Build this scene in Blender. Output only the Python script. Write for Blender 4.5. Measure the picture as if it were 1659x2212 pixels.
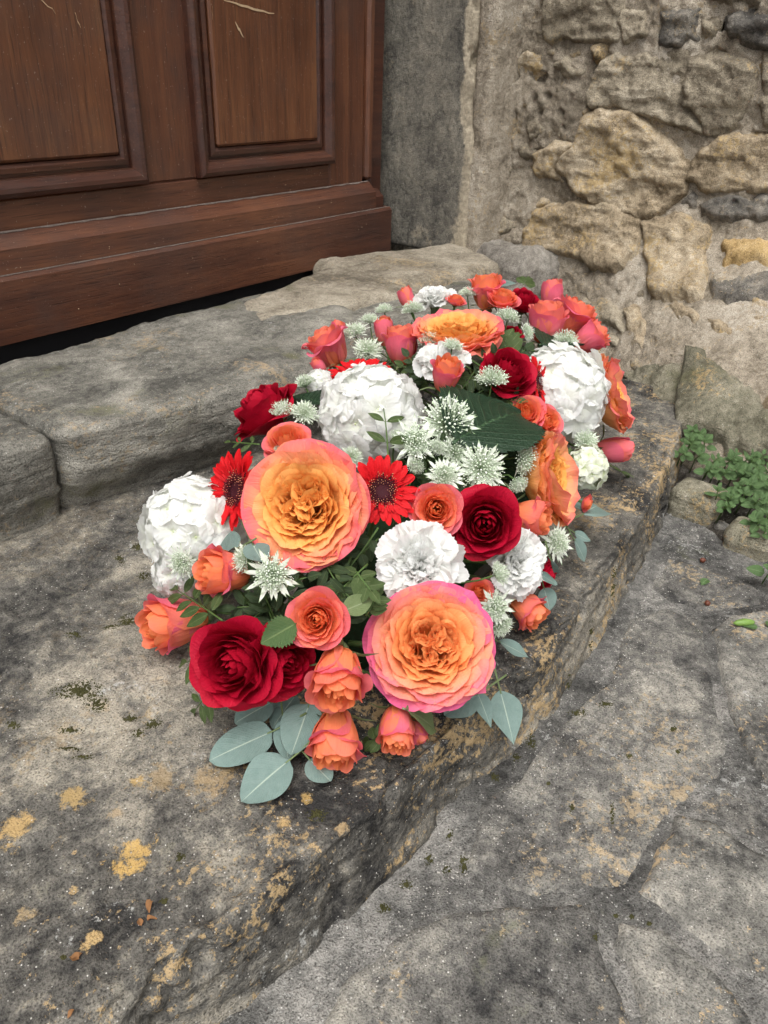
import bpy, math, random
import numpy as np
from mathutils import Vector, Matrix, Quaternion

for o in list(bpy.data.objects):
    bpy.data.objects.remove(o)
SC = bpy.context.scene
COL = SC.collection

# ------------------------------------------------------------------ camera
CAM_POS = (0.0, 0.0, 0.5)
CAM_ROT = ((0.61763195, 0.37966412, -0.6887568),
           (-0.78591003, 0.33090949, -0.52234503),
           (0.02960049, 0.86391786, 0.50276211))
cam = bpy.data.cameras.new('camera')
cam.sensor_fit = 'HORIZONTAL'
cam.sensor_width = 36.0
cam.lens = 36.0 * 1690.0 / 1659.0
cam.clip_start = 0.01
cam.clip_end = 500.0
cam_o = bpy.data.objects.new('camera', cam)
M = Matrix(CAM_ROT).to_4x4()
M.translation = Vector(CAM_POS)
cam_o.matrix_world = M
COL.objects.link(cam_o)
SC.camera = cam_o

# ------------------------------------------------------------------ light: overcast daylight
SUN_EL, SUN_AZ = 66.0, 205.0          # degrees; azimuth of the sun measured from +X, counter-clockwise
world = bpy.data.worlds.new('World')
SC.world = world
world.use_nodes = True
wn = world.node_tree.nodes
wn.clear()
w_out = wn.new('ShaderNodeOutputWorld')
w_bg = wn.new('ShaderNodeBackground')
w_sky = wn.new('ShaderNodeTexSky')
w_sky.sky_type = 'NISHITA'
w_sky.sun_disc = False
w_sky.sun_elevation = math.radians(SUN_EL)
w_sky.sun_rotation = math.radians(90.0 - SUN_AZ)
w_sky.air_density = 1.0
w_sky.dust_density = 4.0
w_hs = wn.new('ShaderNodeHueSaturation')   # an overcast sky is nearly colourless
w_hs.inputs['Saturation'].default_value = 0.06
w_bg.inputs['Strength'].default_value = 0.13
world.node_tree.links.new(w_sky.outputs[0], w_hs.inputs['Color'])
world.node_tree.links.new(w_hs.outputs[0], w_bg.inputs['Color'])
world.node_tree.links.new(w_bg.outputs[0], w_out.inputs['Surface'])
sun = bpy.data.lights.new('sun', 'SUN')
sun.energy = 1.3
sun.angle = math.radians(40.0)
sun.color = (1.0, 0.96, 0.91)
sun_o = bpy.data.objects.new('sun', sun)
sd = Vector((math.cos(math.radians(SUN_AZ)) * math.cos(math.radians(SUN_EL)),
             math.sin(math.radians(SUN_AZ)) * math.cos(math.radians(SUN_EL)),
             math.sin(math.radians(SUN_EL))))
sun_o.rotation_euler = sd.to_track_quat('Z', 'Y').to_euler()
COL.objects.link(sun_o)
SC.view_settings.view_transform = 'Standard'
SC.view_settings.look = 'None'
SC.view_settings.gamma = 1.0
SC.view_settings.exposure = 1.0
SC.view_settings.use_curve_mapping = False
SC.cycles.max_bounces = 8
SC.cycles.diffuse_bounces = 6
SC.cycles.transmission_bounces = 5
SC.cycles.glossy_bounces = 2
SC.cycles.use_denoising = True
SC.cycles.use_adaptive_sampling = True
SC.cycles.adaptive_threshold = 0.03

# ------------------------------------------------------------------ helpers
def rad(a):
    return a * math.pi / 180.0

_rs = np.random.RandomState(7)
_PERM = _rs.permutation(512)
_GR = _rs.normal(size=(512, 3))
_GR /= np.linalg.norm(_GR, axis=1)[:, None]

def perlin(p):
    p = np.asarray(p, float)
    i = np.floor(p).astype(int)
    f = p - i
    u = f * f * f * (f * (f * 6 - 15) + 10)
    res = np.zeros(p.shape[:-1])
    for dx in (0, 1):
        for dy in (0, 1):
            for dz in (0, 1):
                h = _PERM[(i[..., 0] + dx) & 511]
                h = _PERM[(h + i[..., 1] + dy) & 511]
                h = _PERM[(h + i[..., 2] + dz) & 511]
                g = _GR[h]
                d = g[..., 0] * (f[..., 0] - dx) + g[..., 1] * (f[..., 1] - dy) + g[..., 2] * (f[..., 2] - dz)
                w = (u[..., 0] if dx else 1 - u[..., 0]) * (u[..., 1] if dy else 1 - u[..., 1]) * (u[..., 2] if dz else 1 - u[..., 2])
                res += w * d
    return res

def fbm(p, scale, octv=4, gain=0.5, ridged=False, off=0.0):
    p = np.asarray(p, float) * scale + off
    a, s, t = 1.0, 0.0, 0.0
    for k in range(octv):
        n = perlin(p + 17.3 * k)
        if ridged:
            n = 0.5 - np.abs(n) * 1.6
        s = s + a * n
        t += a
        a *= gain
        p = p * 2.03
    return s / t * 1.6

def smooth(a, b, x):
    t = np.clip((np.asarray(x, float) - a) / (b - a), 0, 1)
    return t * t * (3 - 2 * t)

def make_mesh(name, verts, faces, mat=None, tint=None, uv=None, shade=True):
    me = bpy.data.meshes.new(name)
    me.from_pydata([tuple(v) for v in np.asarray(verts, float).tolist()], [], [tuple(f) for f in faces])
    if tint is not None:
        at = me.attributes.new('tint', 'FLOAT', 'POINT')
        at.data.foreach_set('value', np.asarray(tint, np.float32).ravel())
    if uv is not None:
        ul = me.uv_layers.new(name='UVMap')
        li = np.zeros(len(me.loops), dtype=np.int32)
        me.loops.foreach_get('vertex_index', li)
        ul.data.foreach_set('uv', np.asarray(uv, np.float32)[li].ravel())
    if shade:
        me.polygons.foreach_set('use_smooth', np.ones(len(me.polygons), dtype=bool))
    if mat is not None:
        me.materials.append(mat)
    me.update()
    return me

def link(name, data, parent=None, kind=None):
    o = bpy.data.objects.new(name, data)
    COL.objects.link(o)
    if parent is not None:
        o.parent = parent
    if kind:
        o['kind'] = kind
    return o

def tag(o, label, cat, group=None, kind=None):
    if label:
        o['label'] = label
    if cat:
        o['category'] = cat
    if group:
        o['group'] = group
    if kind:
        o['kind'] = kind
    return o

def thing(name, label, cat, loc=(0, 0, 0), group=None):
    o = bpy.data.objects.new(name, None)
    o.empty_display_size = 0.02
    COL.objects.link(o)
    o.location = loc
    return tag(o, label, cat, group)

def grid_faces(nr, nc):
    r = np.arange(nr - 1)[:, None]
    c = np.arange(nc - 1)[None, :]
    a = (r * nc + c).ravel()
    return np.stack([a, a + 1, a + nc + 1, a + nc], 1).tolist()

def tube(pts, radii, n=6, cap=True):
    pts = np.asarray(pts, float)
    m = len(pts)
    V, F = [], []
    t = np.gradient(pts, axis=0)
    t /= np.linalg.norm(t, axis=1)[:, None] + 1e-12
    ref = np.array([0.3, 0.2, 1.0])
    if abs(t[0] @ ref) > 0.95:
        ref = np.array([1.0, 0, 0])
    for k in range(m):
        a = np.cross(t[k], ref)
        a /= np.linalg.norm(a) + 1e-12
        b = np.cross(t[k], a)
        for j in range(n):
            an = 2 * math.pi * j / n
            V.append(pts[k] + radii[k] * (math.cos(an) * a + math.sin(an) * b))
    for k in range(m - 1):
        for j in range(n):
            F.append((k * n + j, k * n + (j + 1) % n, (k + 1) * n + (j + 1) % n, (k + 1) * n + j))
    if cap:
        F.append(tuple(range(n))[::-1])
        F.append(tuple((m - 1) * n + j for j in range(n)))
    return V, F

class Geo:
    def __init__(s):
        s.v, s.f, s.t = [], [], []
    def add(s, v, f, t=0.0):
        o = len(s.v)
        s.v.extend([tuple(x) for x in v])
        s.f.extend([tuple(i + o for i in q) for q in f])
        if np.isscalar(t):
            s.t.extend([t] * len(v))
        else:
            s.t.extend(list(t))
    def mesh(s, name, mat, shade=True):
        return make_mesh(name, s.v, s.f, mat, tint=s.t, shade=shade)

ICO_V = None
def ico():
    global ICO_V
    if ICO_V is None:
        t = (1 + 5 ** .5) / 2
        v = np.array([(-1, t, 0), (1, t, 0), (-1, -t, 0), (1, -t, 0), (0, -1, t), (0, 1, t), (0, -1, -t), (0, 1, -t), (t, 0, -1), (t, 0, 1), (-t, 0, -1), (-t, 0, 1)], float)
        v /= np.linalg.norm(v[0])
        f = [(0, 11, 5), (0, 5, 1), (0, 1, 7), (0, 7, 10), (0, 10, 11), (1, 5, 9), (5, 11, 4), (11, 10, 2), (10, 7, 6), (7, 1, 8), (3, 9, 4), (3, 4, 2), (3, 2, 6), (3, 6, 8), (3, 8, 9), (4, 9, 5), (2, 4, 11), (6, 2, 10), (8, 6, 7), (9, 8, 1)]
        ICO_V = (v, f)
    return ICO_V

# ------------------------------------------------------------------ materials
class NT:
    """small node-tree writer"""
    def __init__(s, name):
        s.m = bpy.data.materials.new(name)
        s.m.use_nodes = True
        s.n = s.m.node_tree.nodes
        s.l = s.m.node_tree.links
        s.n.clear()
        s.out = s.n.new('ShaderNodeOutputMaterial')
    def set(s, sock, val):
        if hasattr(val, 'is_output'):
            s.l.new(val, sock)
        elif isinstance(val, (tuple, list)) and len(val) == 3 and sock.type == 'RGBA':
            sock.default_value = (*val, 1)
        else:
            sock.default_value = val
    def coord(s, kind='Object'):
        return s.n.new('ShaderNodeTexCoord').outputs[kind]
    def attr(s, name):
        a = s.n.new('ShaderNodeAttribute')
        a.attribute_name = name
        return a.outputs['Fac']
    def mapping(s, vec, scale=(1, 1, 1), rot=(0, 0, 0), loc=(0, 0, 0)):
        m = s.n.new('ShaderNodeMapping')
        s.set(m.inputs['Vector'], vec)
        m.inputs['Scale'].default_value = scale
        m.inputs['Rotation'].default_value = rot
        m.inputs['Location'].default_value = loc
        return m.outputs[0]
    def noise(s, vec, scale, detail=4, rough=0.55, dist=0.0):
        t = s.n.new('ShaderNodeTexNoise')
        s.set(t.inputs['Vector'], vec)
        t.inputs['Scale'].default_value = scale
        t.inputs['Detail'].default_value = detail
        t.inputs['Roughness'].default_value = rough
        t.inputs['Distortion'].default_value = dist
        return t.outputs['Fac']
    def voro(s, vec, scale, feat='F1', rnd=1.0):
        t = s.n.new('ShaderNodeTexVoronoi')
        t.feature = feat
        s.set(t.inputs['Vector'], vec)
        t.inputs['Scale'].default_value = scale
        t.inputs['Randomness'].default_value = rnd
        return t.outputs
    def ramp(s, fac, stops, interp='LINEAR'):
        r = s.n.new('ShaderNodeValToRGB')
        r.color_ramp.interpolation = interp
        e = r.color_ramp.elements
        while len(e) < len(stops):
            e.new(0.5)
        for el, (p, c) in zip(e, stops):
            el.position = p
            el.color = (c, c, c, 1) if np.isscalar(c) else (*c, 1)
        s.set(r.inputs[0], fac)
        return r.outputs[0]
    def mix(s, fac, a, b, mode='MIX'):
        m = s.n.new('ShaderNodeMix')
        m.data_type = 'RGBA'
        m.blend_type = mode
        m.clamp_factor = True
        s.set(m.inputs[0], fac)
        s.set(m.inputs[6], a)
        s.set(m.inputs[7], b)
        return m.outputs[2]
    def math(s, op, a, b=0.0, c=0.0):
        m = s.n.new('ShaderNodeMath')
        m.operation = op
        s.set(m.inputs[0], a)
        s.set(m.inputs[1], b)
        s.set(m.inputs[2], c)
        return m.outputs[0]
    def bump(s, h, strength=0.5, dist=0.002, normal=None):
        b = s.n.new('ShaderNodeBump')
        s.set(b.inputs['Height'], h)
        b.inputs['Strength'].default_value = strength
        b.inputs['Distance'].default_value = dist
        if normal is not None:
            s.l.new(normal, b.inputs['Normal'])
        return b.outputs[0]
    def bsdf(s, color, rough=0.7, normal=None, spec=0.3, sheen=0.0, transl=0.0, tcol=None, coat=0.0):
        p = s.n.new('ShaderNodeBsdfPrincipled')
        s.set(p.inputs['Base Color'], color)
        s.set(p.inputs['Roughness'], rough)
        p.inputs['Specular IOR Level'].default_value = spec
        if sheen:
            p.inputs['Sheen Weight'].default_value = sheen
        if coat:
            p.inputs['Coat Weight'].default_value = coat
        if normal is not None:
            s.l.new(normal, p.inputs['Normal'])
        sh = p.outputs[0]
        if transl:
            t = s.n.new('ShaderNodeBsdfTranslucent')
            s.set(t.inputs['Color'], tcol if tcol is not None else color)
            if normal is not None:
                s.l.new(normal, t.inputs['Normal'])
            mx = s.n.new('ShaderNodeMixShader')
            mx.inputs[0].default_value = transl
            s.l.new(sh, mx.inputs[1])
            s.l.new(t.outputs[0], mx.inputs[2])
            sh = mx.outputs[0]
        s.l.new(sh, s.out.inputs['Surface'])
        return s.m

# ------------------------------------------------------------------ plant materials
def petal_mat(name, stops, rough=0.55, transl=0.38, sheen=0.0, vein=0.10, spec=0.2):
    t = NT(name)
    uv = t.coord('UV')
    ob = t.coord('Object')
    n1 = t.noise(ob, 5.0, 3)
    f = t.math('ADD', t.attr('tint'), t.math('MULTIPLY', t.math('SUBTRACT', n1, 0.5), 0.16))
    col = t.ramp(f, stops)
    st = t.noise(t.mapping(uv, (34, 2.2, 1)), 1.0, 3, 0.6)
    col = t.mix(vein, col, t.ramp(st, [(0.3, 0.55), (0.7, 1.0)]), 'MULTIPLY')
    nr = t.bump(st, 0.25, 0.01)
    return t.bsdf(col, rough, nr, spec, sheen, transl)

def leaf_mat(name, c1, c2, rib, rough=0.5, spec=0.35, transl=0.12, vein_scale=9.0, ribw=0.035, veinmix=0.35, back=None):
    t = NT(name)
    uv = t.coord('UV')
    ob = t.coord('Object')
    n1 = t.noise(ob, 6.0, 4)
    col = t.mix(n1, c1, c2)
    sx = t.n.new('ShaderNodeSeparateXYZ')
    t.l.new(uv, sx.inputs[0])
    au = t.math('ABSOLUTE', t.math('SUBTRACT', sx.outputs[0], 0.5))
    # side veins sweep forward from the midrib
    ph = t.math('SUBTRACT', sx.outputs[1], t.math('MULTIPLY', au, 0.75))
    sv = t.math('ABSOLUTE', t.math('SUBTRACT', t.math('FRACT', t.math('MULTIPLY', ph, vein_scale)), 0.5))
    svm = t.ramp(sv, [(0.0, 1.0), (0.11, 0.0)])
    rb = t.ramp(au, [(ribw * 0.5, 1.0), (ribw, 0.0)])
    col = t.mix(t.math('MULTIPLY', svm, veinmix), col, rib)
    col = t.mix(rb, col, rib)
    fine = t.noise(ob, 60.0, 3)
    col = t.mix(0.25, col, t.ramp(fine, [(0.3, 0.6), (0.7, 1.0)]), 'MULTIPLY')
    h = t.math('SUBTRACT', t.math('MULTIPLY', fine, 0.25), t.math('MULTIPLY', svm, 0.6))
    nr = t.bump(h, 0.35, 0.02)
    return t.bsdf(col, rough, nr, spec, 0.0, transl)

YEL, ORA, PEA, COR, PNK = (0.88, 0.37, 0.045), (0.92, 0.26, 0.04), (0.90, 0.30, 0.10), (0.78, 0.115, 0.085), (0.72, 0.075, 0.16)
M_ROSE_Y = petal_mat('rose_petal_yellow_orange', [(0.0, (0.95, 0.47, 0.11)), (0.35, (0.95, 0.50, 0.16)), (0.58, (0.95, 0.44, 0.22)), (0.78, (0.90, 0.26, 0.19)), (1.0, (0.84, 0.17, 0.21))])
M_ROSE_P = petal_mat('rose_petal_orange_pink', [(0.0, (0.95, 0.38, 0.10)), (0.4, (0.95, 0.43, 0.18)), (0.60, (0.94, 0.41, 0.25)), (0.8, (0.90, 0.25, 0.29)), (1.0, (0.82, 0.14, 0.31))])
M_SPRAY = petal_mat('spray_rose_petal_orange', [(0.0, (0.94, 0.33, 0.11)), (0.30, (0.94, 0.285, 0.14)), (0.52, (0.92, 0.235, 0.21)), (0.85, (0.86, 0.175, 0.28)), (1.0, (0.84, 0.16, 0.30))], transl=.42)
M_SPRAY_PK = petal_mat('spray_rose_petal_pink', [(0.0, (0.93, 0.29, 0.12)), (0.35, (0.92, 0.24, 0.19)), (0.65, (0.88, 0.20, 0.27)), (1.0, (0.83, 0.17, 0.31))], transl=.42)
M_RED = petal_mat('red_rose_petal', [(0.0, (0.30, 0.003, 0.014)), (0.4, (0.36, 0.0035, 0.018)), (0.75, (0.43, 0.005, 0.026)), (1.0, (0.38, 0.004, 0.028))], rough=0.55, transl=0.22, vein=0.14, spec=0.14)
M_GERB = petal_mat('gerbera_petal_red', [(0.0, (0.30, 0.002, 0.008)), (0.3, (0.58, 0.005, 0.010)), (1.0, (0.66, 0.007, 0.013))], rough=0.5, transl=0.2, vein=0.35)
M_WHITE = petal_mat('white_petal', [(0.0, (0.70, 0.76, 0.50)), (0.28, (0.87, 0.885, 0.82)), (1.0, (0.91, 0.91, 0.91))], rough=0.6, transl=0.5, vein=0.04)
M_WHITEGR = petal_mat('greenish_white_petal', [(0.0, (0.50, 0.62, 0.22)), (0.4, (0.72, 0.76, 0.58)), (1.0, (0.82, 0.84, 0.76))], rough=0.6, transl=0.3, vein=0.06)
M_BRACT = petal_mat('astrantia_bract', [(0.0, (0.62, 0.71, 0.55)), (0.5, (0.84, 0.88, 0.79)), (0.8, (0.78, 0.83, 0.72)), (1.0, (0.30, 0.42, 0.22))], rough=0.6, transl=0.25, vein=0.3)
M_UMBEL = petal_mat('astrantia_florets', [(0.0, (0.36, 0.48, 0.27)), (0.6, (0.60, 0.70, 0.52)), (1.0, (0.84, 0.87, 0.79))], rough=0.7, transl=0.1, vein=0.0)
M_DISC = petal_mat('gerbera_disc', [(0.0, (0.030, 0.004, 0.008)), (0.5, (0.10, 0.006, 0.012)), (0.8, (0.22, 0.012, 0.02)), (1.0, (0.46, 0.22, 0.12))], rough=0.7, transl=0.0, vein=0.0)
M_STEM = leaf_mat('green_stem', (0.07, 0.13, 0.03), (0.10, 0.17, 0.05), (0.12, 0.19, 0.07))
M_SEPAL = leaf_mat('green_sepal', (0.13, 0.19, 0.07), (0.19, 0.24, 0.11), (0.25, 0.30, 0.16), transl=0.2, veinmix=0.1)
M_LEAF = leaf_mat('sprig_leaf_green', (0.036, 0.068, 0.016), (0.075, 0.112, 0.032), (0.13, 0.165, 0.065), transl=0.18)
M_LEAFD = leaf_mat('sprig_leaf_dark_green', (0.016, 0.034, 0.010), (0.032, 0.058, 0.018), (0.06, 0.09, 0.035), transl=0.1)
M_EUCA = leaf_mat('eucalyptus_leaf_grey_green', (0.115, 0.185, 0.165), (0.20, 0.275, 0.25), (0.34, 0.41, 0.34), rough=0.55, spec=0.3, transl=0.06, veinmix=0.03, ribw=0.022)
M_HLEAF = leaf_mat('hydrangea_leaf_dark', (0.009, 0.025, 0.012), (0.016, 0.038, 0.018), (0.034, 0.070, 0.032), rough=0.5, spec=0.3, transl=0.03, vein_scale=9.0, veinmix=0.6, ribw=0.018)
M_WEED = leaf_mat('weed_leaf', (0.050, 0.105, 0.032), (0.095, 0.165, 0.058), (0.15, 0.22, 0.10), transl=0.15, veinmix=0.25)
M_ROSELEAF = leaf_mat('rose_leaf_green', (0.04, 0.085, 0.025), (0.07, 0.12, 0.035), (0.12, 0.17, 0.06), transl=0.12, veinmix=0.3)

# ------------------------------------------------------------------ petals
def petal(L=1.0, W=0.4, r0=0.05, z0=0.0, a0=10, a1=40, p=1.0, curl=0.0, k0=2.0, k1=1.0, bw=0.3, tip=0.45, tipexp=2.6,
          point=0.0, ruf=0.0, rk=4.0, side=0.0, spiral=0.0, teeth=0.0, nteeth=0, crump=0.0, nu=10, nv=9, seed=0,
          t0=0.0, t1=0.6, te=0.0, az=0.0, wexp=0.7, lean=0.0, cfreq=3.0):
    rs = random.Random(seed)
    u = np.linspace(-1, 1, nu + 1)
    v = np.linspace(0, 1, nv + 1)
    tl = 1 - tip * np.abs(u) ** tipexp + point * np.clip(1 - np.abs(u) * 1.6, 0, 1) ** 1.5
    if nteeth:
        tl = tl + teeth * (np.abs(((u * nteeth + rs.random()) % 1.0) - 0.5) * 2 - 0.5) * (1 + 0.5 * np.sin(u * 9 + seed))
    V = v[:, None] * tl[None, :]
    U = np.broadcast_to(u[None, :], V.shape)
    fv = np.linspace(0, 1.4, 141)
    al = np.radians(a0 + (a1 - a0) * np.clip(fv, 0, 1.2) ** p + curl * smooth(0.68, 1.05, fv))
    dr = np.sin(al) * L * (fv[1] - fv[0])
    dz = np.cos(al) * L * (fv[1] - fv[0])
    rc = r0 + np.concatenate([[0], np.cumsum(dr)[:-1]])
    zc = z0 + np.concatenate([[0], np.cumsum(dz)[:-1]])
    RC = np.interp(V, fv, rc)
    ZC = np.interp(V, fv, zc)
    AL = np.interp(V, fv, al)
    hw = W * (bw + (1 - bw) * np.sin(np.pi / 2 * np.clip(V, 0, 1) ** wexp))
    K = np.maximum(k0 + (k1 - k0) * V, 1e-3)
    s = U * hw
    T = np.sin(K * s) / K
    B = (1 - np.cos(K * s)) / K
    ph, ph2, ph3 = rs.uniform(0, 6.28), rs.uniform(0, 6.28), rs.uniform(0, 6.28)
    D = B + spiral * U * V - side * np.abs(U) ** 3 * V * V
    D = D + ruf * (np.sin(rk * U + ph) + 0.6 * np.sin(rk * 2.1 * U + ph2) + 0.35 * np.sin(rk * 4.3 * U + ph3)) * V ** 2.5
    if crump:
        q = np.stack([U * cfreq + seed * 1.37, V * cfreq * 0.8 + seed * 0.77, np.full(V.shape, seed * 0.31)], -1)
        D = D + crump * fbm(q, 1.0, 3) * np.clip(V * 1.6, 0, 1)
        T = T + crump * 0.5 * fbm(q + 9.1, 1.0, 2) * V
    r = RC - np.cos(AL) * D
    z = ZC + np.sin(AL) * D
    t = T + lean * V
    ca, sa = math.cos(az), math.sin(az)
    verts = np.stack([r * ca - t * sa, r * sa + t * ca, z], -1).reshape(-1, 3)
    tint = t0 + (t1 - t0) * np.clip(V, 0, 1) + te * np.maximum(np.abs(U) ** 4 * V, np.clip(V, 0, 1.1) ** 6)
    uv = np.stack([(U + 1) / 2, np.clip(V, 0, 1.2)], -1).reshape(-1, 2)
    return verts, grid_faces(nv + 1, nu + 1), tint.ravel(), uv

def pm(name, mat, **kw):
    v, f, t, uv = petal(**kw)
    return make_mesh(name, v, f, mat, t, uv)

def base_L(rho, r0, a0, a1, p=1.0):
    fv = np.linspace(0, 1, 60)
    return (rho - r0) / np.mean(np.sin(np.radians(a0 + (a1 - a0) * fv ** p)))

def cup_mesh(name, r, h, mat, n=10):
    prof = [(0.25 * r, -h), (0.55 * r, -h * 0.9), (0.95 * r, -h * 0.45), (r, 0.0), (0.8 * r, 0.15 * h), (0.02, 0.2 * h)]
    V = [(a * math.cos(2 * math.pi * j / n), a * math.sin(2 * math.pi * j / n), z) for a, z in prof for j in range(n)]
    F = [(k * n + j, k * n + (j + 1) % n, (k + 1) * n + (j + 1) % n, (k + 1) * n + j) for k in range(len(prof) - 1) for j in range(n)]
    return make_mesh(name, V, F, mat, tint=[0.5] * len(V), uv=[(0.3, 0.5)] * len(V))

# a flower prototype is a list of (part_name, mesh, kind, [(sub_name, mesh, matrix)], matrix)
def P(name, mesh, kind=None, subs=None, mat=None):
    return (name, mesh, kind, subs or [], mat)

def sepals(parts, r, L, W, n=5, a0=60, a1=120, seed=0, mat=None, z0=0.0):
    rs = random.Random(seed)
    for k in range(n):
        parts.append(P('sepal', pm('sepal', mat or M_SEPAL, L=L * rs.uniform(.8, 1.15), W=W, r0=r * 0.8, z0=z0, a0=a0 + rs.uniform(-15, 15), a1=a1 + rs.uniform(-35, 35), k0=2, k1=3, bw=0.75,
                                   tip=0.92, tipexp=0.9, nu=4, nv=7, seed=seed + k, az=2 * math.pi * (k + rs.uniform(-.15, .15)) / n, wexp=0.4, ruf=0.02)))

def garden_rose(seed, mat, tshift=0.0, guard=(54, 72)):
    """very full rose, radius about 1 in local units: ruffled guard petals round a quartered heart"""
    rs = random.Random(seed)
    parts = []
    rings = [(1.06, 6, .66), (1.00, 6, .62), (0.92, 7, .54), (0.85, 7, .48), (0.77, 7, .44), (0.68, 7, .40), (0.59, 7, .36), (0.50, 6, .33), (0.42, 6, .28), (0.34, 5, .25)]
    for i, (rho, n, w) in enumerate(rings):
        off = rs.uniform(0, 6.28)
        for k in range(n):
            rr = rho * (rs.uniform(.95, 1.05) if i > 1 else rs.uniform(.84, 1.09))
            if i < 2:                    # guard petals open wide, each at its own tilt
                r0 = 0.15
                a0, a1 = guard[0] + rs.uniform(-8, 8), guard[1] + rs.uniform(-16, 14)
                L = min(base_L(rr, r0, a0, a1), 1.0)
                zb = -.02 * i
            else:                        # inner petals stand up as a bowl with rolled lips
                r0 = 0.36 * rr
                hh = (0.46 + 0.16 * math.sin(rr * 2.4)) * rs.uniform(.92, 1.08)
                mean = math.degrees(math.atan2(rr - r0, hh))
                bl = rs.uniform(14, 28)
                a0, a1 = mean + bl, mean - bl
                L = math.hypot(rr - r0, hh) * 1.02
                zb = -.02
            tt = tshift + ((0.84, .74)[i] if i < 2 else 0.10 + 0.52 * smooth(0.40, .92, rr)) + rs.uniform(-.07, .07)
            parts.append(P('petal', pm('petal', mat, L=L, W=w * rs.uniform(.9, 1.12), r0=r0, z0=zb, a0=a0, a1=a1, curl=rs.uniform(-5, 55) if i < 2 else rs.uniform(25, 70), k0=1.3 / max(rr, .3), k1=rs.uniform(.5, .95) / max(rr, .3),
                                        bw=.35, tip=rs.uniform(.22, .34), tipexp=2.6, point=rs.uniform(0, .05), ruf=0.016 + 0.018 * rr + (.022 if i < 2 else 0), rk=rs.uniform(3, 5.5), crump=0.055 if i > 1 else .10, cfreq=2.6,
                                        spiral=rs.uniform(-.05, .05), nu=14, nv=10, seed=seed * 100 + i * 20 + k, t0=tt - (.50 if i < 2 else .24), t1=tt + (.06 if i < 2 else 0), te=0.12, az=off + 2 * math.pi * (k + rs.uniform(-.15, .15)) / n)))
    # quartered heart: folded petals nested round four eccentric centres
    nl = 4
    off = rs.uniform(0, 6.28)
    for q in range(nl):
        an = off + 2 * math.pi * (q + rs.uniform(-.12, .12)) / nl
        cx, cy = 0.20 * math.cos(an), 0.20 * math.sin(an)
        for j, (rho, n) in enumerate([(0.22, 4), (0.165, 4), (0.115, 4), (0.07, 3)]):
            o2 = rs.uniform(0, 6.28)
            for k in range(n):
                a0, a1 = 3, 18 + rs.uniform(-6, 10)
                v, f, t, uv = petal(L=(0.60 - 0.02 * j) * rs.uniform(.93, 1.06), W=rho * 1.1, r0=rho * 0.6, a0=a0, a1=a1, curl=rs.uniform(0, 35), k0=1.2 / rho, k1=0.9 / rho, bw=.6, tip=.2,
                                    spiral=rs.uniform(.02, .07) * rs.choice((-1, 1)), ruf=0.014, rk=5, crump=0.07, nu=9, nv=7, seed=seed * 77 + q * 31 + j * 7 + k,
                                    t0=tshift + 0.0, t1=tshift + 0.14, te=0.08, az=o2 + 2 * math.pi * k / n)
                v = v + np.array([cx, cy, 0.02])
                parts.append(P('petal', make_mesh('petal', v, f, mat, t, uv)))
    parts.append(P('calyx', cup_mesh('calyx', 0.16, 0.16, M_SEPAL)))
    sepals(parts, 0.14, 0.55, 0.08, 5, 70, 120, seed)
    return parts

def spiral_rose(seed, mat, spec, calyx=(0.20, 0.2), sep=(0.6, 0.09, 60, 115), pointy=0.0, bulge=24):
    """rose head as successive whorls; spec rows: (tip radius, tip height, count, half width, tip curl, tint)"""
    rs = random.Random(seed)
    parts = []
    az = rs.uniform(0, 6.28)
    for i, (rho, hgt, n, w, curl, tt) in enumerate(spec):
        for k in range(n):
            az += 2.39996 if n > 1 else 2.0
            rr = rho * rs.uniform(.94, 1.06)
            hh = hgt * (rs.uniform(.95, 1.04) if i < len(spec) - 2 else rs.uniform(.86, 1.06))
            r0 = min(0.14, rr * 0.5)
            # centre line: bulges out low, then rises to the lip
            mean = math.degrees(math.atan2(rr - r0, hh))
            a0, a1 = mean + bulge, mean - bulge
            if curl > 60:
                a0, a1 = mean + 5, mean + 5
            L = math.hypot(rr - r0, hh) * 1.05
            parts.append(P('petal', pm('petal', mat, L=L, W=w, r0=r0, z0=0.0, a0=a0, a1=a1, curl=curl * (rs.uniform(.7, 1.25) if i < len(spec) - 2 else rs.uniform(.35, 1.6)), k0=0.95 / max(rr, .09), k1=0.80 / max(rr, .07), bw=.5, tip=rs.uniform(.28, .4) if not pointy else .42, tipexp=2.2,
                                        point=pointy * rs.uniform(.4, 1.2) if curl > 15 else 0, ruf=0.008 + 0.014 * (curl > 15), rk=rs.uniform(2.5, 4.5), side=0.10 * (curl > 25) * w, crump=0.042, spiral=0.07 * max(rr, .15),
                                        nu=11, nv=11, seed=seed * 131 + i * 17 + k, t0=tt - .1 if i < len(spec) - 3 else max(0, tt - .55), t1=tt + rs.uniform(-.08, .12), te=0.06 if i < len(spec) - 2 else -.12, az=az, wexp=.55)))
    r, h = calyx
    parts.append(P('calyx', cup_mesh('calyx', r, h, M_SEPAL)))
    sepals(parts, r * 0.9, sep[0], sep[1], 5, sep[2], sep[3], seed)
    return parts

def spray_open(seed, mat):
    return spiral_rose(seed, mat, [(0.035, .80, 2, .07, 3, .05), (0.07, .82, 2, .11, 4, .06), (0.11, .83, 3, .15, 6, .08), (0.16, .84, 3, .20, 8, .12), (0.22, .84, 4, .24, 12, .15), (0.29, .83, 4, .29, 18, .2), (0.37, .81, 5, .34, 24, .28), (0.47, .77, 5, .40, 30, .36), (0.59, .71, 5, .47, 36, .46), (0.73, .63, 5, .55, 42, .6), (0.88, .50, 5, .62, 40, .78)])

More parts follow.
